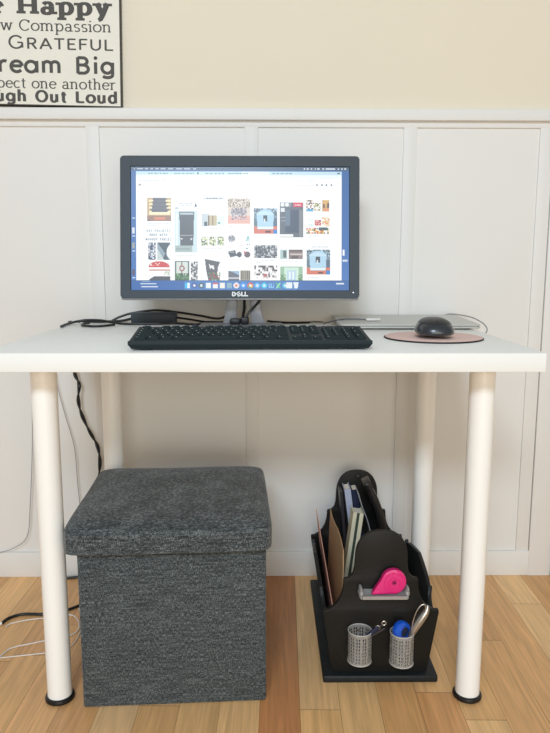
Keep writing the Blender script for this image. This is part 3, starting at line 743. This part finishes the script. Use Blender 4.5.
obj('plug', tube(smooth_path([(.117, .585, Z+.003), (.13, .588, Z+.004), (.143, .586, Z+.0036), (.152, .582, Z+.003)], 4), .0024), M['steel'], t, label='silver plug')
cord('usb_cable', [(.480, .652, H+.012), (.500, .648, H+.020), (.530, .635, H+.0175), (.552, .615, H+.013), (.566, .58, H+.004), (.570, .55, H-.006), (.565, .53, H-.016), (.548, .52, H-.034), (.520, .52, H-.044), (.470, .53, H-.0365), (.445, .54, H-.0365)], .0016, M['gcable'], 'thin grey-white cable curling off the right end of the laptop')

# cords behind and under the desk
def twist(pts, r, off, turns):
    P = smooth_path(pts, 14); b = bmesh.new()
    for ph in (0, PI):
        Q = [p+Vector((math.cos(ph+turns*2*PI*i/len(P)), math.sin(ph+turns*2*PI*i/len(P)), 0))*off for i, p in enumerate(P)]
        merge(b, tube(Q, r, 7))
    return b
tag(obj('twisted_cord', twist([(-.516, .612, .738), (-.518, .628, .70), (-.516, .63, .64), (-.514, .63, .593), (-.504, .63, .565), (-.508, .63, .522), (-.5, .63, .48), (-.48, .63, .432), (-.462, .63, .395), (-.456, .63, .353), (-.461, .63, .295), (-.466, .63, .22), (-.46, .628, .12), (-.455, .62, .03), (-.44, .60, .006)], .0026, .0026, 7), M['cable']),
    'twisted black power cord hanging down the wall behind the ottoman', 'cable')
cord('hanging_wire', [(-.637, .640, .62), (-.637, .642, .574), (-.643, .642, .405), (-.658, .642, .231), (-.672, .642, .128), (-.711, .642, .092), (-.755, .642, .078), (-.812, .642, .066), (-.90, .64, .03)], .0011, M['gcable'], 'thin grey wire hanging on the wall left of the front left leg', 'wire')
cord('wall_wire', [(-.575, .642, .62), (-.567, .642, .56), (-.563, .642, .538), (-.549, .642, .476), (-.528, .642, .385), (-.524, .642, .289), (-.519, .642, .202), (-.516, .642, .10), (-.50, .63, .003)], .0011, M['gcable'], 'thin grey wire on the wall between the front left leg and the ottoman', 'wire')
t = thing('floor_cord', 'black cord with a white end lying on the floor left of the desk', 'cable', (-.6, .43, 0))
obj('cord', tube(smooth_path([(-.655, .393, .004), (-.646, .418, .004), (-.621, .436, .004), (-.59, .437, .004), (-.569, .437, .004), (-.52, .45, .004), (-.47, .50, .004), (-.44, .56, .004)]), .0038), M['cable'], t)
obj('white_end', tube(smooth_path([(-.72, .375, .004), (-.69, .383, .004), (-.672, .388, .004), (-.654, .3935, .004)]), .0042), M['wcable'], t, label='white end')
cord('white_floor_wire', [(-.63, .215, .0022), (-.609, .236, .0022), (-.593, .284, .0022), (-.554, .304, .0022), (-.523, .317, .0022), (-.491, .33, .0022), (-.466, .343, .0022), (-.457, .362, .0022), (-.460, .384, .0022), (-.475, .417, .0022), (-.499, .436, .0022), (-.53, .425, .0022), (-.566, .419, .0022), (-.598, .411, .0022), (-.632, .395, .0022), (-.64, .38, .0022)], .0015, M['wcable'], 'thin white wire looping over the floor boards around the front left leg', 'wire')
cord('loose_floor_wire', [(-.66, .232, .0018), (-.61, .246, .0018), (-.57, .254, .0018), (-.506, .267, .0018), (-.468, .281, .0018), (-.452, .30, .0018), (-.449, .34, .0018), (-.456, .40, .0018), (-.485, .47, .0018)], .0013, M['wcable'], 'white wire lying nearest the camera on the floor beside the front left leg', 'wire')
cord('skirting_cord', [(-.60, .628, .004), (-.58, .631, .004), (-.558, .636, .004), (-.535, .641, .004), (-.50, .641, .004), (-.46, .636, .004)], .0038, M['cable'], 'black cord along the foot of the baseboard behind the front left leg')

# ================================================================== organizer
OX = .2495
def half_outline(dome=.065):
    p = [(.103, .016), (.1245, .152), (.1235, .158)]
    for k in range(1, 9):      # scallop
        a = k/8*PI/2; p.append((.1235-.044*math.sin(a), .158+.062*(1-math.cos(a))))
    p += [(.0795, .226), (.0775, .2305), (.0735, .2305), (.067, .233), (.060, .241), (.0565, .255), (.0555, .275)]
    for k in range(1, 13):
        a = k/12*PI/2; p.append((.0555*math.cos(a)**.85, .275+dome*math.sin(a)**.85))
    return p
def end_panel(y, th):
    h = half_outline(.0625 if y < .3 else .0665); out = [(OX-(.002 if z > .16 else 0)+x, z) for x, z in h]+[(OX-(.002 if z > .16 else 0)-x, z) for x, z in h[::-1][1:]]
    b = prism(out, th, .0018); b.transform(T(0, y, 0)); return b
def build_organizer():
    t = thing('wooden_magazine_rack', 'black painted wooden magazine rack with scalloped ends standing on the floor', 'magazine rack', (OX, .375, 0))
    obj('base_board', BOX(OX-.1235, OX+.1235, .1505, .598, 0, .0165, bev=.004, seg=3), M['bwood2'], t)
    fp = obj('front_panel', end_panel(.168, .010), M['bwood'], t)
    bp = obj('back_panel', end_panel(.568, .010), M['bwood'], t)
    b = lathe([(.004, 0), (.003, .003)], 16); b.transform(T(OX, .568, .326) @ RX(90)); obj('stud', b, M['steel'], bp)
    # long sides, leaning outwards, with a raised middle
    ya, yb = .178, .568; mid = (ya+yb)/2
    hf = [(ya, .140), (ya+.012, .141)]
    for k in range(1, 8):
        a = k/7*PI/2; hf.append((ya+.012+.05*math.sin(a), .141+.028*(1-math.cos(a))))
    hf += [(ya+.064, .174), (ya+.069, .1745), (ya+.073, .168)]
    for k in range(1, 10):
        a = k/9*PI/2; hf.append((ya+.073+(mid-ya-.073)*math.sin(a)*1.0, .168+.028*(1-math.cos(a)) if k < 0 else .168+.028*math.sin(a)**.6))
    top = hf+[(2*mid-y, z) for y, z in hf[::-1][1:]]
    out = [(ya, .0165)]+top+[(yb, .0165)]
    for s in (-1, 1):
        b = prism(out, .009, .0015, axis='X')
        for v in b.verts:
            v.co.x = OX+s*(.0935+v.co.x+(v.co.z-.016)*.158)
        obj('side_panel', b, M['bwood2'], t)
    # pewter ledge on the front
    b = bmesh.new()
    prof = [(.168, .207), (.160, .205), (.152, .2025), (.143, .2025), (.139, .2055), (.137, .205), (.138, .198), (.145, .195), (.156, .196), (.168, .200)]
    pr = prism(prof, .092, axis='X'); pr.transform(T(OX-.044, 0, 0)); merge(b, pr)
    for s, x in ((-1, OX-.046), (1, OX+.050)):
        for zz, r, dx in ((.2065, .0085, 0), (.2155, .0055, s*.001), (.199, .0060, 0)):
            q = bmesh.new(); bmesh.ops.create_uvsphere(q, u_segments=16, v_segments=10, radius=1)
            q.transform(T(x+dx, .155, zz) @ Matrix.Diagonal((r*.75, .015, r, 1))); merge(b, q)
    obj('front_ledge', b, M['pewter'], fp, label='grey metal ledge')
    # two perforated cups fixed to the front
    def cup(cx, cz):
        R, Hc, cy = .0248, .068, .168-.0262; nu, nv = 60, 28
        b = bmesh.new(); V = [[b.verts.new((R*math.cos(2*PI*i/nu), R*math.sin(2*PI*i/nu), Hc*j/nv)) for i in range(nu)] for j in range(nv+1)]
        hole = {(1, 0), (3, 0), (1, 1), (3, 1)}
        for j in range(nv):
            for i in range(nu):
                if 2 <= j < nv-2:
                    if ((i % 5), ((j-2) % 3)) in hole: continue
                b.faces.new((V[j][i], V[j][(i+1) % nu], V[j+1][(i+1) % nu], V[j+1][i]))
        ext = bmesh.ops.solidify(b, geom=list(b.faces), thickness=.0009)
        # rims and floor
        for z in (0, Hc):
            ring = [Vector((R*math.cos(2*PI*i/48), R*math.sin(2*PI*i/48), z)) for i in range(48)]; merge(b, tube(ring, .0012, 6, closed=True))
        merge(b, lathe([(R, .0), (R, .001)], 48)); b.transform(T(cx, cy, cz))
        o = obj('perforated_cup', b, M['cup'], fp, label='silver perforated cup')
        q = lathe([(.0035, 0), (.003, .002)], 16); q.transform(T(cx, .168-.0016, cz+Hc-.014) @ RX(90)); obj('screw', q, M['steel'], o)
    cup(.2015, .060); cup(.2905, .0555)
build_organizer()

# ----- things in and on the organizer
t = thing('tape_dispenser', 'round magenta tape dispenser resting on the grey ledge of the black rack', 'tape dispenser', (.268, .15, .207))
pts = [(.2255, .2055)]
for k in range(0, 27):
    a = math.radians(-100+k*10.3); pts.append((.2705+.0262*math.cos(a), .2335+.0265*math.sin(a)))
pts.append((.2275, .2105))
b = prism(pts, .014, .0015); b.transform(T(0, .145, 0)); obj('body', b, M['pink'], t)
b = lathe([(.0212, 0), (.0205, .002), (.012, .0025), (.011, .0015), (.006, .0015)], 40); b.transform(T(.2715, .1455, .2325) @ RX(90)); obj('side_cap', b, M['pink'], t)
b = bmesh.new()
for k in range(6):
    a = k*60; q = BOX(-.0012, .0012, -.001, 0, .0005, .0058); q.transform(T(.2715, .1444, .2325) @ RY(a)); merge(b, q)
obj('hub', b, M['pinkdark'], t, label='dark hub')
# blue tape measure
t = thing('tape_measure', 'round glossy blue tape measure in the right perforated cup', 'tape measure', (.289, .142, .10))
mt = T(.2885, .1415, .128) @ RZ(38) @ RX(90) @ Matrix.Identity(4)
b = lathe([(.012, -.0095), (.0175, -.009), (.0195, -.005), (.020, 0), (.0195, .005), (.0175, .009), (.012, .0095)], 48); b.transform(mt); obj('case', b, M['blue'], t)
b = lathe([(.0105, .0094), (.0105, .0102), (.009, .0104)], 32); b.transform(mt); obj('side_disc', b, M['navy'], t)
# scissors-like steel tool
t = thing('scissors', 'silver loop-handled scissors standing handles up in the right perforated cup', 'scissors', (.31, .137, .06))
loopp = [(.3085, .133, .120), (.310, .132, .150), (.317, .131, .176), (.326, .131, .189), (.3335, .131, .190), (.335, .131, .180), (.330, .132, .160), (.320, .133, .135), (.3105, .134, .116)]
obj('handle', tube(smooth_path(loopp, 8, closed=True), .0014, 8, closed=True), M['steel'], t)
pth = smooth_path([(.2985, .1385, .09), (.3085, .137, .120), (.324, .136, .150), (.3375, .136, .172), (.341, .136, .186)], 10)
b = tube(pth, .006, 12, rad=lambda s: .0020+.0072*math.sin(PI*min(1, max(0, s*.93+.02)))**1.4); obj('handle', b, M['steel'], t, label='broad silver handle')
b = BOX(-.004, .004, -.001, .001, 0, .050, bev=.0006); b.transform(T(.298, .1395, .060) @ RY(12)); obj('blade', b, M['steel'], t)
# tools in the left cup
t = thing('folding_tool', 'small dark folding tool with two silver rivets leaning in the left perforated cup', 'tool', (.20, .14, .06))
def bar3(a, c, w, th):
    a = Vector(a); c = Vector(c); d = c-a; q = BOX(-w/2, w/2, -th/2, th/2, 0, d.length, bev=min(w, th)*.3)
    q.transform(T(*a) @ Vector((0, 0, 1)).rotation_difference(d).to_matrix().to_4x4()); return q
obj('arm', bar3((.196, .137, .100), (.2385, .127, .1435), .0085, .004), M['navy'], t)
obj('arm', bar3((.199, .141, .098), (.2525, .134, .1365), .0045, .003), M['charc'], t)
for x, y, z in ((.2365, .1285, .141), (.2495, .1305, .150)):
    ring = [Vector((x+.0042*math.cos(2*PI*i/20), y, z+.0042*math.sin(2*PI*i/20))) for i in range(20)]
    obj('rivet', tube(ring, .0014, 8, closed=True), M['steel'], t, label='silver rivet')
obj('link', bar3((.2385, .130, .1435), (.250, .1325, .144), .003, .002), M['charc'], t)

# papers and books standing in the rack (thin blocks between quads)
def slab(name, quad, thick, m, label, cat, parts=None):
    """quad: four points of one face (near-bottom, far-bottom, far-top, near-top); thickness along +x side normal"""
    P = [Vector(p) for p in quad]; n = (P[1]-P[0]).cross(P[3]-P[0]).normalized()
    if n.x < 0: n = -n
    b = bmesh.new(); lo = [b.verts.new(p) for p in P]; hi = [b.verts.new(p+n*thick) for p in P]
    b.faces.new(lo); b.faces.new(hi[::-1])
    for i in range(4): b.faces.new((lo[i], hi[i], hi[(i+1) % 4], lo[(i+1) % 4]))
    return b, P, n
def sheet(name, quad, th, m, label, cat):
    b, _, _ = slab(name, quad, th, m, label, cat); return tag(obj(name, b, m, smooth=0), label, cat)
def book(name, quad, th, cover, label, pages=(232, 228, 214), stripe=None):
    b, P, n = slab(name, quad, th, None, None, None)
    c = sum(P, Vector())/4; t = thing(name, label, 'book', (c.x, c.y, min(p.z for p in P)))
    a = (P[1]-P[0]).normalized(); u = (P[3]-P[0]).normalized()
    # covers + spine as a shell, page block inside
    q = bmesh.new()
    for off, tk in ((0, .0022), (th-.0022, .0022)):
        s = bmesh.new(); lo = [s.verts.new(p+n*off) for p in P]; hi = [s.verts.new(p+n*(off+tk)) for p in P]
        s.faces.new(lo); s.faces.new(hi[::-1])
        for i in range(4): s.faces.new((lo[i], hi[i], hi[(i+1) % 4], lo[(i+1) % 4]))
        merge(q, s)
    s = bmesh.new(); sp = [P[0]-a*.0015, P[0]+a*.002, P[3]+a*.002, P[3]-a*.0015]
    lo = [s.verts.new(p) for p in sp]; hi = [s.verts.new(p+n*th) for p in sp]; s.faces.new(lo); s.faces.new(hi[::-1])
    for i in range(4): s.faces.new((lo[i], hi[i], hi[(i+1) % 4], lo[(i+1) % 4]))
    merge(q, s); obj('cover', q, cover, t, 0); b.free()
    pg = bmesh.new(); PP = [P[0]+a*.002+u*.003, P[1]-a*.004+u*.003, P[2]-a*.004-u*.003, P[3]+a*.002-u*.003]
    lo = [pg.verts.new(p+n*.0022) for p in PP]; hi = [pg.verts.new(p+n*(th-.0022)) for p in PP]; pg.faces.new(lo); pg.faces.new(hi[::-1])
    for i in range(4): pg.faces.new((lo[i], hi[i], hi[(i+1) % 4], lo[(i+1) % 4]))
    obj('pages', pg, mat('pages_'+name, pages, .8, var=.06, scale=300), t, 0)
    if stripe:
        s = bmesh.new(); o0, o1 = th*.36, th*.62
        for (A, B, e) in ((P[0]-a*.0021, P[3]-a*.0021, a*.001), ):
            lo = [s.verts.new(p+n*o0) for p in (A, A+e, B+e, B)]; hi = [s.verts.new(p+n*o1) for p in (A, A+e, B+e, B)]
            s.faces.new(lo); s.faces.new(hi[::-1])
            for i in range(4): s.faces.new((lo[i], hi[i], hi[(i+1) % 4], lo[(i+1) % 4]))
        obj('spine_stripe', s, stripe, t, 0)
    return t
# kraft card: standing lengthwise inside the left side; its top edge slopes
def kraft():
    x = .160
    outl = [(.55, .018), (.55, .2405), (.50, .2385), (.43, .247), (.37, .258), (.30, .262), (.25, .258), (.235, .225), (.225, .16), (.215, .018)]
    b = prism(outl, .0018, axis='X')
    for v in b.verts: v.co.x += .168+(v.co.z-.018)*.03
    tag(obj('kraft_card', b, M['kraft'], smooth=0), 'tan kraft card standing lengthwise in the left side of the black rack', 'card')
kraft()
sheet('magazine', [(.161, .20, .018), (.161, .55, .018), (.1365, .55, .241), (.1480, .20, .152)], .0018, M['rose'], 'thin rose-edged magazine seen edge-on at the far left of the rack', 'magazine')
book('cream_book', [(.193, .448, .018), (.193, .494, .018), (.2235, .494, .270), (.2235, .448, .270)], .0262, M['cream'], 'cream book with a dark green spine stripe in the middle of the rack', stripe=M['green'])
book('pale_book', [(.2465, .508, .018), (.2465, .560, .018), (.2065, .560, .309), (.2065, .508, .309)], .0165, M['pale'], 'pale blue-grey book standing at the back behind the cream book')
book('navy_notebook', [(.2655, .510, .018), (.2655, .560, .018), (.2260, .560, .306), (.2260, .510, .306)], .0165, M['navy'], 'navy notebook at the back between the pale book and the grey card')
sheet('dark_folder', [(.2195, .505, .018), (.2195, .560, .018), (.1945, .560, .302), (.1945, .505, .302)], .008, M['charc'], 'charcoal folder at the back left beside the pale book', 'folder')
def bent(name, path, th, y0, y1, m, label, cat, amp=0):
    """a sheet or soft sleeve whose end profile follows path (x, z)"""
    P = smooth_path([(x, 0, z) for x, z in path], 6); n = len(P); out = []; back = []
    for i in range(n):
        d = (P[min(i+1, n-1)]-P[max(i-1, 0)]).normalized(); nn = Vector((-d.z, 0, d.x))
        if nn.x < 0: nn = -nn
        k = th*(1+amp*math.sin(i*.9))*.5; out.append((P[i].x-nn.x*k, P[i].z-nn.z*k)); back.append((P[i].x+nn.x*k, P[i].z+nn.z*k))
    b = prism(out+back[::-1], y1-y0, min(th*.3, .003)); b.transform(T(0, y0, 0))
    return tag(obj(name, b, m, smooth=50), label, cat)
bent('grey_card', [(.2355, .318), (.247, .280), (.263, .236), (.284, .14), (.296, .020)], .0022, .448, .50, M['greyc'], 'thin grey card slanting to the left in the rack', 'card')
bent('laptop_sleeve', [(.2560, .345), (.269, .318), (.286, .275), (.302, .215), (.313, .13), (.318, .030)], .018, .448, .502, M['folder'], 'glossy black soft pouch leaning in the right side of the rack', 'pouch', .12)
bent('zip_pouch', [(.288, .285), (.300, .262), (.316, .20), (.325, .12), (.326, .024)], .010, .512, .560, M['folder'], 'lower black pouch at the far right inside the rack', 'pouch', .15)

# ================================================================== sign with lettering
def EL(cx, cy, rx, ry, a0, a1, n=14):
    return [(cx+rx*math.cos(math.radians(a0+(a1-a0)*i/n)), cy+ry*math.sin(math.radians(a0+(a1-a0)*i/n))) for i in range(n+1)]
A_, C_, D_ = 1.5, 1.4, -.48
def glyphs(single_a=False):
    G = {}
    def g(ch, w, strokes, serifs=()): G[ch] = (w, strokes, serifs)
    g('o', .95, [EL(.475, .5, .43, .46, 0, 360, 28)])
    g('e', .9, [[(.1, .54), (.82, .54)], EL(.46, .5, .41, .46, 5, 320, 24)])
    if single_a: g('a', .98, [EL(.44, .5, .40, .46, 0, 360, 28), [(.86, 0), (.86, 1)]])
    else: g('a', .92, [[(.68, .12), (.68, .66)], EL(.40, .66, .28, .30, 0, 155), EL(.36, .28, .28, .25, 60, 300), [(.36, .03), (.55, .08), (.68, .22)], [(.48, .52), (.68, .55)]], [(.76, 0)])
    g('w', 1.35, [[(.1, 1), (.38, 0)], [(.38, 0), (.68, .95)], [(.68, .95), (.98, 0)], [(.98, 0), (1.25, 1)]], [(.1, 1), (.68, .97), (1.25, 1)])
    g('v', .9, [[(.1, 1), (.45, 0)], [(.45, 0), (.8, 1)]])
    g('m', 1.6, [[(.2, 0), (.2, 1)], EL(.48, .68, .28, .29, 180, 0), [(.76, .68), (.76, 0)], EL(1.04, .68, .28, .29, 180, 0), [(1.32, .68), (1.32, 0)]], [(.2, 0), (.76, 0), (1.32, 0), (.1, 1)])
    g('n', 1.08, [[(.2, 0), (.2, 1)], EL(.50, .66, .30, .31, 180, 0), [(.80, .66), (.80, 0)]], [(.2, 0), (.8, 0), (.1, 1)])
    g('u', 1.05, [[(.2, 1), (.2, .34)], EL(.48, .34, .28, .31, 180, 360), [(.80, 1), (.80, 0)]], [(.12, 1), (.72, 1), (.88, 0)])
    g('h', 1.08, [[(.2, 0), (.2, A_)], EL(.50, .66, .30, .31, 180, 0), [(.80, .66), (.80, 0)]], [(.2, 0), (.8, 0), (.1, A_)])
    g('r', .78, [[(.2, 0), (.2, 1)], EL(.52, .60, .32, .36, 175, 60)], [(.2, 0), (.1, 1)])
    g('i', .42, [[(.2, 0), (.2, 1)], EL(.2, 1.36, .02, .03, 0, 360, 8)], [(.2, 0), (.1, 1)])
    g('t', .62, [[(.28, 1.3), (.28, .25)], EL(.46, .25, .18, .21, 180, 300), [(.03, .97), (.58, .97)]])
    g('c', .85, [EL(.45, .5, .40, .46, 45, 315, 20)])
    g('s', .75, [EL(.38, .735, .26, .235, 35, 255), EL(.38, .26, .28, .235, 95, -150)])
    g('p', 1.02, [[(.2, D_), (.2, 1)], EL(.52, .5, .38, .46, 150, -150, 24)], [(.2, D_), (.1, 1)])
    g('d', 1.02, [[(.82, A_), (.82, 0)], EL(.48, .5, .37, .46, 30, 330, 24)], [(.74, A_), (.9, 0)])
    g('g', 1.0, [EL(.46, .52, .38, .44, 0, 360, 28), [(.85, 1), (.85, -.06)], EL(.47, -.06, .38, .24, 0, -150)], [(.92, 1)])
    g('y', .98, [[(.12, 1), (.5, .02)], [(.86, 1), (.5, .02), (.36, -.32), (.2, -.42)]], [(.12, 1), (.86, 1)])
    g('H', 1.45, [[(.25, 0), (.25, C_)], [(1.2, 0), (1.2, C_)], [(.25, .7), (1.2, .7)]], [(.25, 0), (.25, C_), (1.2, 0), (1.2, C_)])
    g('B', 1.15, [[(.22, 0), (.22, C_)], [(.22, 1.36), (.6, 1.36)], EL(.6, 1.05, .30, .31, 90, -90), [(.22, .74), (.62, .74)], EL(.62, .39, .36, .35, 90, -90), [(.22, .04), (.62, .04)]], [(.22, 0), (.22, C_)])
    g('C', 1.3, [EL(.68, .7, .58, .68, 40, 320, 24), [(1.16, 1.35), (1.16, 1.02)]])
    g('O', 1.35, [EL(.675, .7, .57, .66, 0, 360, 32)])
    g('S', 1.0, [EL(.5, 1.03, .36, .34, 35, 260), EL(.5, .37, .38, .34, 90, -150)])
    g('D', 1.35, [[(.22, 0), (.22, C_)], [(.22, 1.36), (.6, 1.36)], EL(.6, .7, .6, .66, 90, -90, 20), [(.22, .04), (.6, .04)]], [(.22, 0), (.22, C_)])
    g('L', 1.05, [[(.22, 0), (.22, C_)], [(.22, .05), (1.0, .05)], [(.98, .05), (.98, .3)]][:2], [(.22, 0), (.22, C_)])
    g('R', 1.2, [[(.22, 0), (.22, C_)], [(.22, 1.36), (.62, 1.36)], EL(.62, 1.02, .34, .34, 90, -90), [(.22, .68), (.62, .68)], [(.6, .68), (1.05, 0)]], [(.22, 0), (.22, C_), (1.1, 0)])
    g('G', 1.4, [EL(.7, .7, .58, .67, 38, 330, 24), [(.8, .66), (1.22, .66)], [(1.22, .66), (1.22, .1)]])
    g('A', 1.35, [[(.1, 0), (.68, C_)], [(.68, C_), (1.25, 0)], [(.35, .48), (1.0, .48)]], [])
    g('T', 1.15, [[(.57, 0), (.57, C_)], [(.05, 1.35), (1.1, 1.35)]])
    g('E', 1.05, [[(.2, 0), (.2, C_)], [(.2, 1.35), (.95, 1.35)], [(.2, .72), (.85, .72)], [(.2, .05), (.98, .05)]])
    g('F', 1.0, [[(.2, 0), (.2, C_)], [(.2, 1.35), (.95, 1.35)], [(.2, .72), (.85, .72)]])
    g('U', 1.3, [[(.2, C_), (.2, .5)], EL(.65, .5, .45, .47, 180, 360), [(1.1, .5), (1.1, C_)]])
    g(' ', .55, [])
    return G
def text_bm(s, x_right, x_left, base, xh, tv, th, serif, y, zt, small=None, single_a=False, first=1.0, yst=None):
    """letters fitted between x_left and x_right; xh: x-height in metres; tv/th stem and hair widths in x-heights"""
    G = glyphs(single_a); b = bmesh.new(); adv = []; tot = 0
    for i, ch in enumerate(s):
        k = first if small and (i == 0 or s[i-1] == ' ') and ch != ' ' else 1.0
        adv.append((tot, k)); tot += (G[ch][0]+tv*.55)*k
    kx = (x_right-x_left)/tot
    def quad(pts, dz=0):
        b.faces.new([b.verts.new((p[0], y-dz, p[1])) for p in pts])
    lay = 0
    for (ox, k), ch in zip(adv, s):
        w, strokes, serifs = G[ch]
        def P(p): return (x_left+(ox+(p[0]+tv*.25)*k)*kx, base+p[1]*xh*k)
        for st in strokes:
            n = len(st); L = []; R = []
            ps = [P(p) for p in st]
            for i in range(n):
                a = ps[max(i-1, 0)]; c = ps[min(i+1, n-1)]
                if n > 3 and abs(ps[0][0]-ps[-1][0])+abs(ps[0][1]-ps[-1][1]) < 1e-6 and i in (0, n-1): a = ps[n-2]; c = ps[1]
                dx, dy = c[0]-a[0], c[1]-a[1]; l = math.hypot(dx, dy) or 1; dx /= l; dy /= l
                wd = (th+(tv-th)*abs(dy)**1.2)*xh/2
                L.append((ps[i][0]-dy*wd, ps[i][1]+dx*wd)); R.append((ps[i][0]+dy*wd, ps[i][1]-dx*wd))
            for i in range(n-1):
                quad([R[i], R[i+1], L[i+1], L[i]], lay*1e-6)
                lay = (lay+1) % 60
        if serif:
            for sx_, sz_ in serifs:
                c = P((sx_, sz_)); hw = (tv/2+serif)*xh; hh = max(th, .1)*xh/2; zz = c[1]+(hh if sz_ <= 0 and sz_ > D_-1 else -hh)
                quad([(c[0]-hw, zz-hh), (c[0]+hw, zz-hh), (c[0]+hw, zz+hh), (c[0]-hw, zz+hh)], lay*1e-6); lay = (lay+1) % 60
    return b
def build_sign():
    def SX(u): return -.372+(u-121)*.00257
    def SZ(v): return 1.289+(107-v)*.00241
    x0, x1, z0, z1 = SX(-34), SX(123), SZ(108.9), SZ(-60)
    yf = WY-.016
    t = thing('wall_sign', 'cream sign board with dark inspirational lettering propped on the panel rail at upper left', 'sign', (x1, WY-.006, z0))
    t.matrix_basis = Matrix.Identity(4)
    b = BOX(x0, x1, yf+.001, WY+.0035, z0, z1, bev=.001); parts = [('edge', b, M['signe'])]
    b = BOX(x0+.0025, x1-.0025, yf-.0004, yf+.006, z0+.0025, z1-.0025); parts.append(('board', b, M['signc']))
    y = yf-.0008; L = bmesh.new(); px = .00241
    rows = [  # text, left u, right u, baseline v, x-height px, tv, th, serif
        ('Be Happy', -25.5, 114.5, 17.8, 11.6, .50, .22, .16, False, None),
        ('Show Compassion', -22.5, 115, 34.4, 7.6, .21, .12, .10, False, None),
        ('BE GRATEFUL', -21, 117, 52.2, 7.6, .29, .20, 0, False, 1.2),
        ('Dream Big', -20, 118, 75.8, 11.6, .30, .27, 0, True, None),
        ('Respect one another', -24, 118.5, 91.6, 7.4, .21, .12, .09, False, None),
        ('Laugh Out Loud', -24, 120, 105.0, 8.0, .42, .26, .0, False, None)]
    for s, ul, ur, bl, xh, tv, th, sf, sa, sm in rows:
        merge(L, text_bm(s, SX(ur), SX(ul), SZ(bl), xh*px, tv, th, sf, y, 0, small=sm, single_a=sa, first=sm or 1))
    parts.append(('lettering', L, M['ink']))
    piv = T(x1, 0, z0) @ RY(1.0) @ T(-x1, 0, -z0)
    for n, b, m in parts: b.transform(piv)
    c = Vector(((x0+x1)/2, WY, z0)); t.matrix_basis = Matrix.Translation(c)
    for n, b, m in parts:
        if n == 'lettering':
            me = bpy.data.meshes.new(n); b.transform(Matrix.Translation(-c)); b.to_mesh(me); b.free(); me.materials.append(m)
            o = bpy.data.objects.new(n, me); COL.objects.link(o); o.parent = t
        else: obj(n, b, m, t, 0)
build_sign()

# ================================================================== camera, light
cam = bpy.data.cameras.new('camera'); co = bpy.data.objects.new('camera', cam); COL.objects.link(co); SC.camera = co
f, pitch, yaw, roll, cx, cy, cz = 672.3142, .1537, .0109, .0014, .0075, -1.1697, .8926
fw = Vector((math.sin(yaw)*math.cos(pitch), math.cos(yaw)*math.cos(pitch), -math.sin(pitch))); r0 = Vector((math.cos(yaw), -math.sin(yaw), 0)); u0 = r0.cross(fw)
rt = math.cos(roll)*r0+math.sin(roll)*u0; up = -math.sin(roll)*r0+math.cos(roll)*u0
co.matrix_world = Matrix(((rt.x, up.x, -fw.x, cx), (rt.y, up.y, -fw.y, cy), (rt.z, up.z, -fw.z, cz), (0, 0, 0, 1)))
cam.sensor_fit = 'HORIZONTAL'; cam.sensor_width = 36; cam.lens = f/550*36; cam.clip_start = .02

w = bpy.data.worlds.new('world'); SC.world = w; w.use_nodes = True
bg = w.node_tree.nodes['Background']; bg.inputs['Color'].default_value = (1.0, .975, .91, 1); bg.inputs['Strength'].default_value = .35
def area(name, loc, target, sx, sy, power, col):
    l = bpy.data.lights.new(name, 'AREA'); l.shape = 'RECTANGLE'; l.size = sx; l.size_y = sy; l.energy = power; l.color = col
    o = bpy.data.objects.new(name, l); COL.objects.link(o); o.location = loc
    o.rotation_euler = (Vector(target)-Vector(loc)).to_track_quat('-Z', 'Y').to_euler(); return o
area('window_daylight', (-.5, -3.7, 2.95), (0, .5, .7), 1.3, .55, 110, (.72, .85, 1.0))
area('frontal_fill', (.4, -4.2, .95), (0, .5, .5), 2.4, 1.8, 60, (1.0, .97, .89))  # added frontal fill lamp behind the camera, not a real glass door
vs = SC.view_settings; vs.view_transform = 'Standard'; vs.look = 'None'; vs.gamma = 1; vs.use_curve_mapping = False; vs.exposure = 0
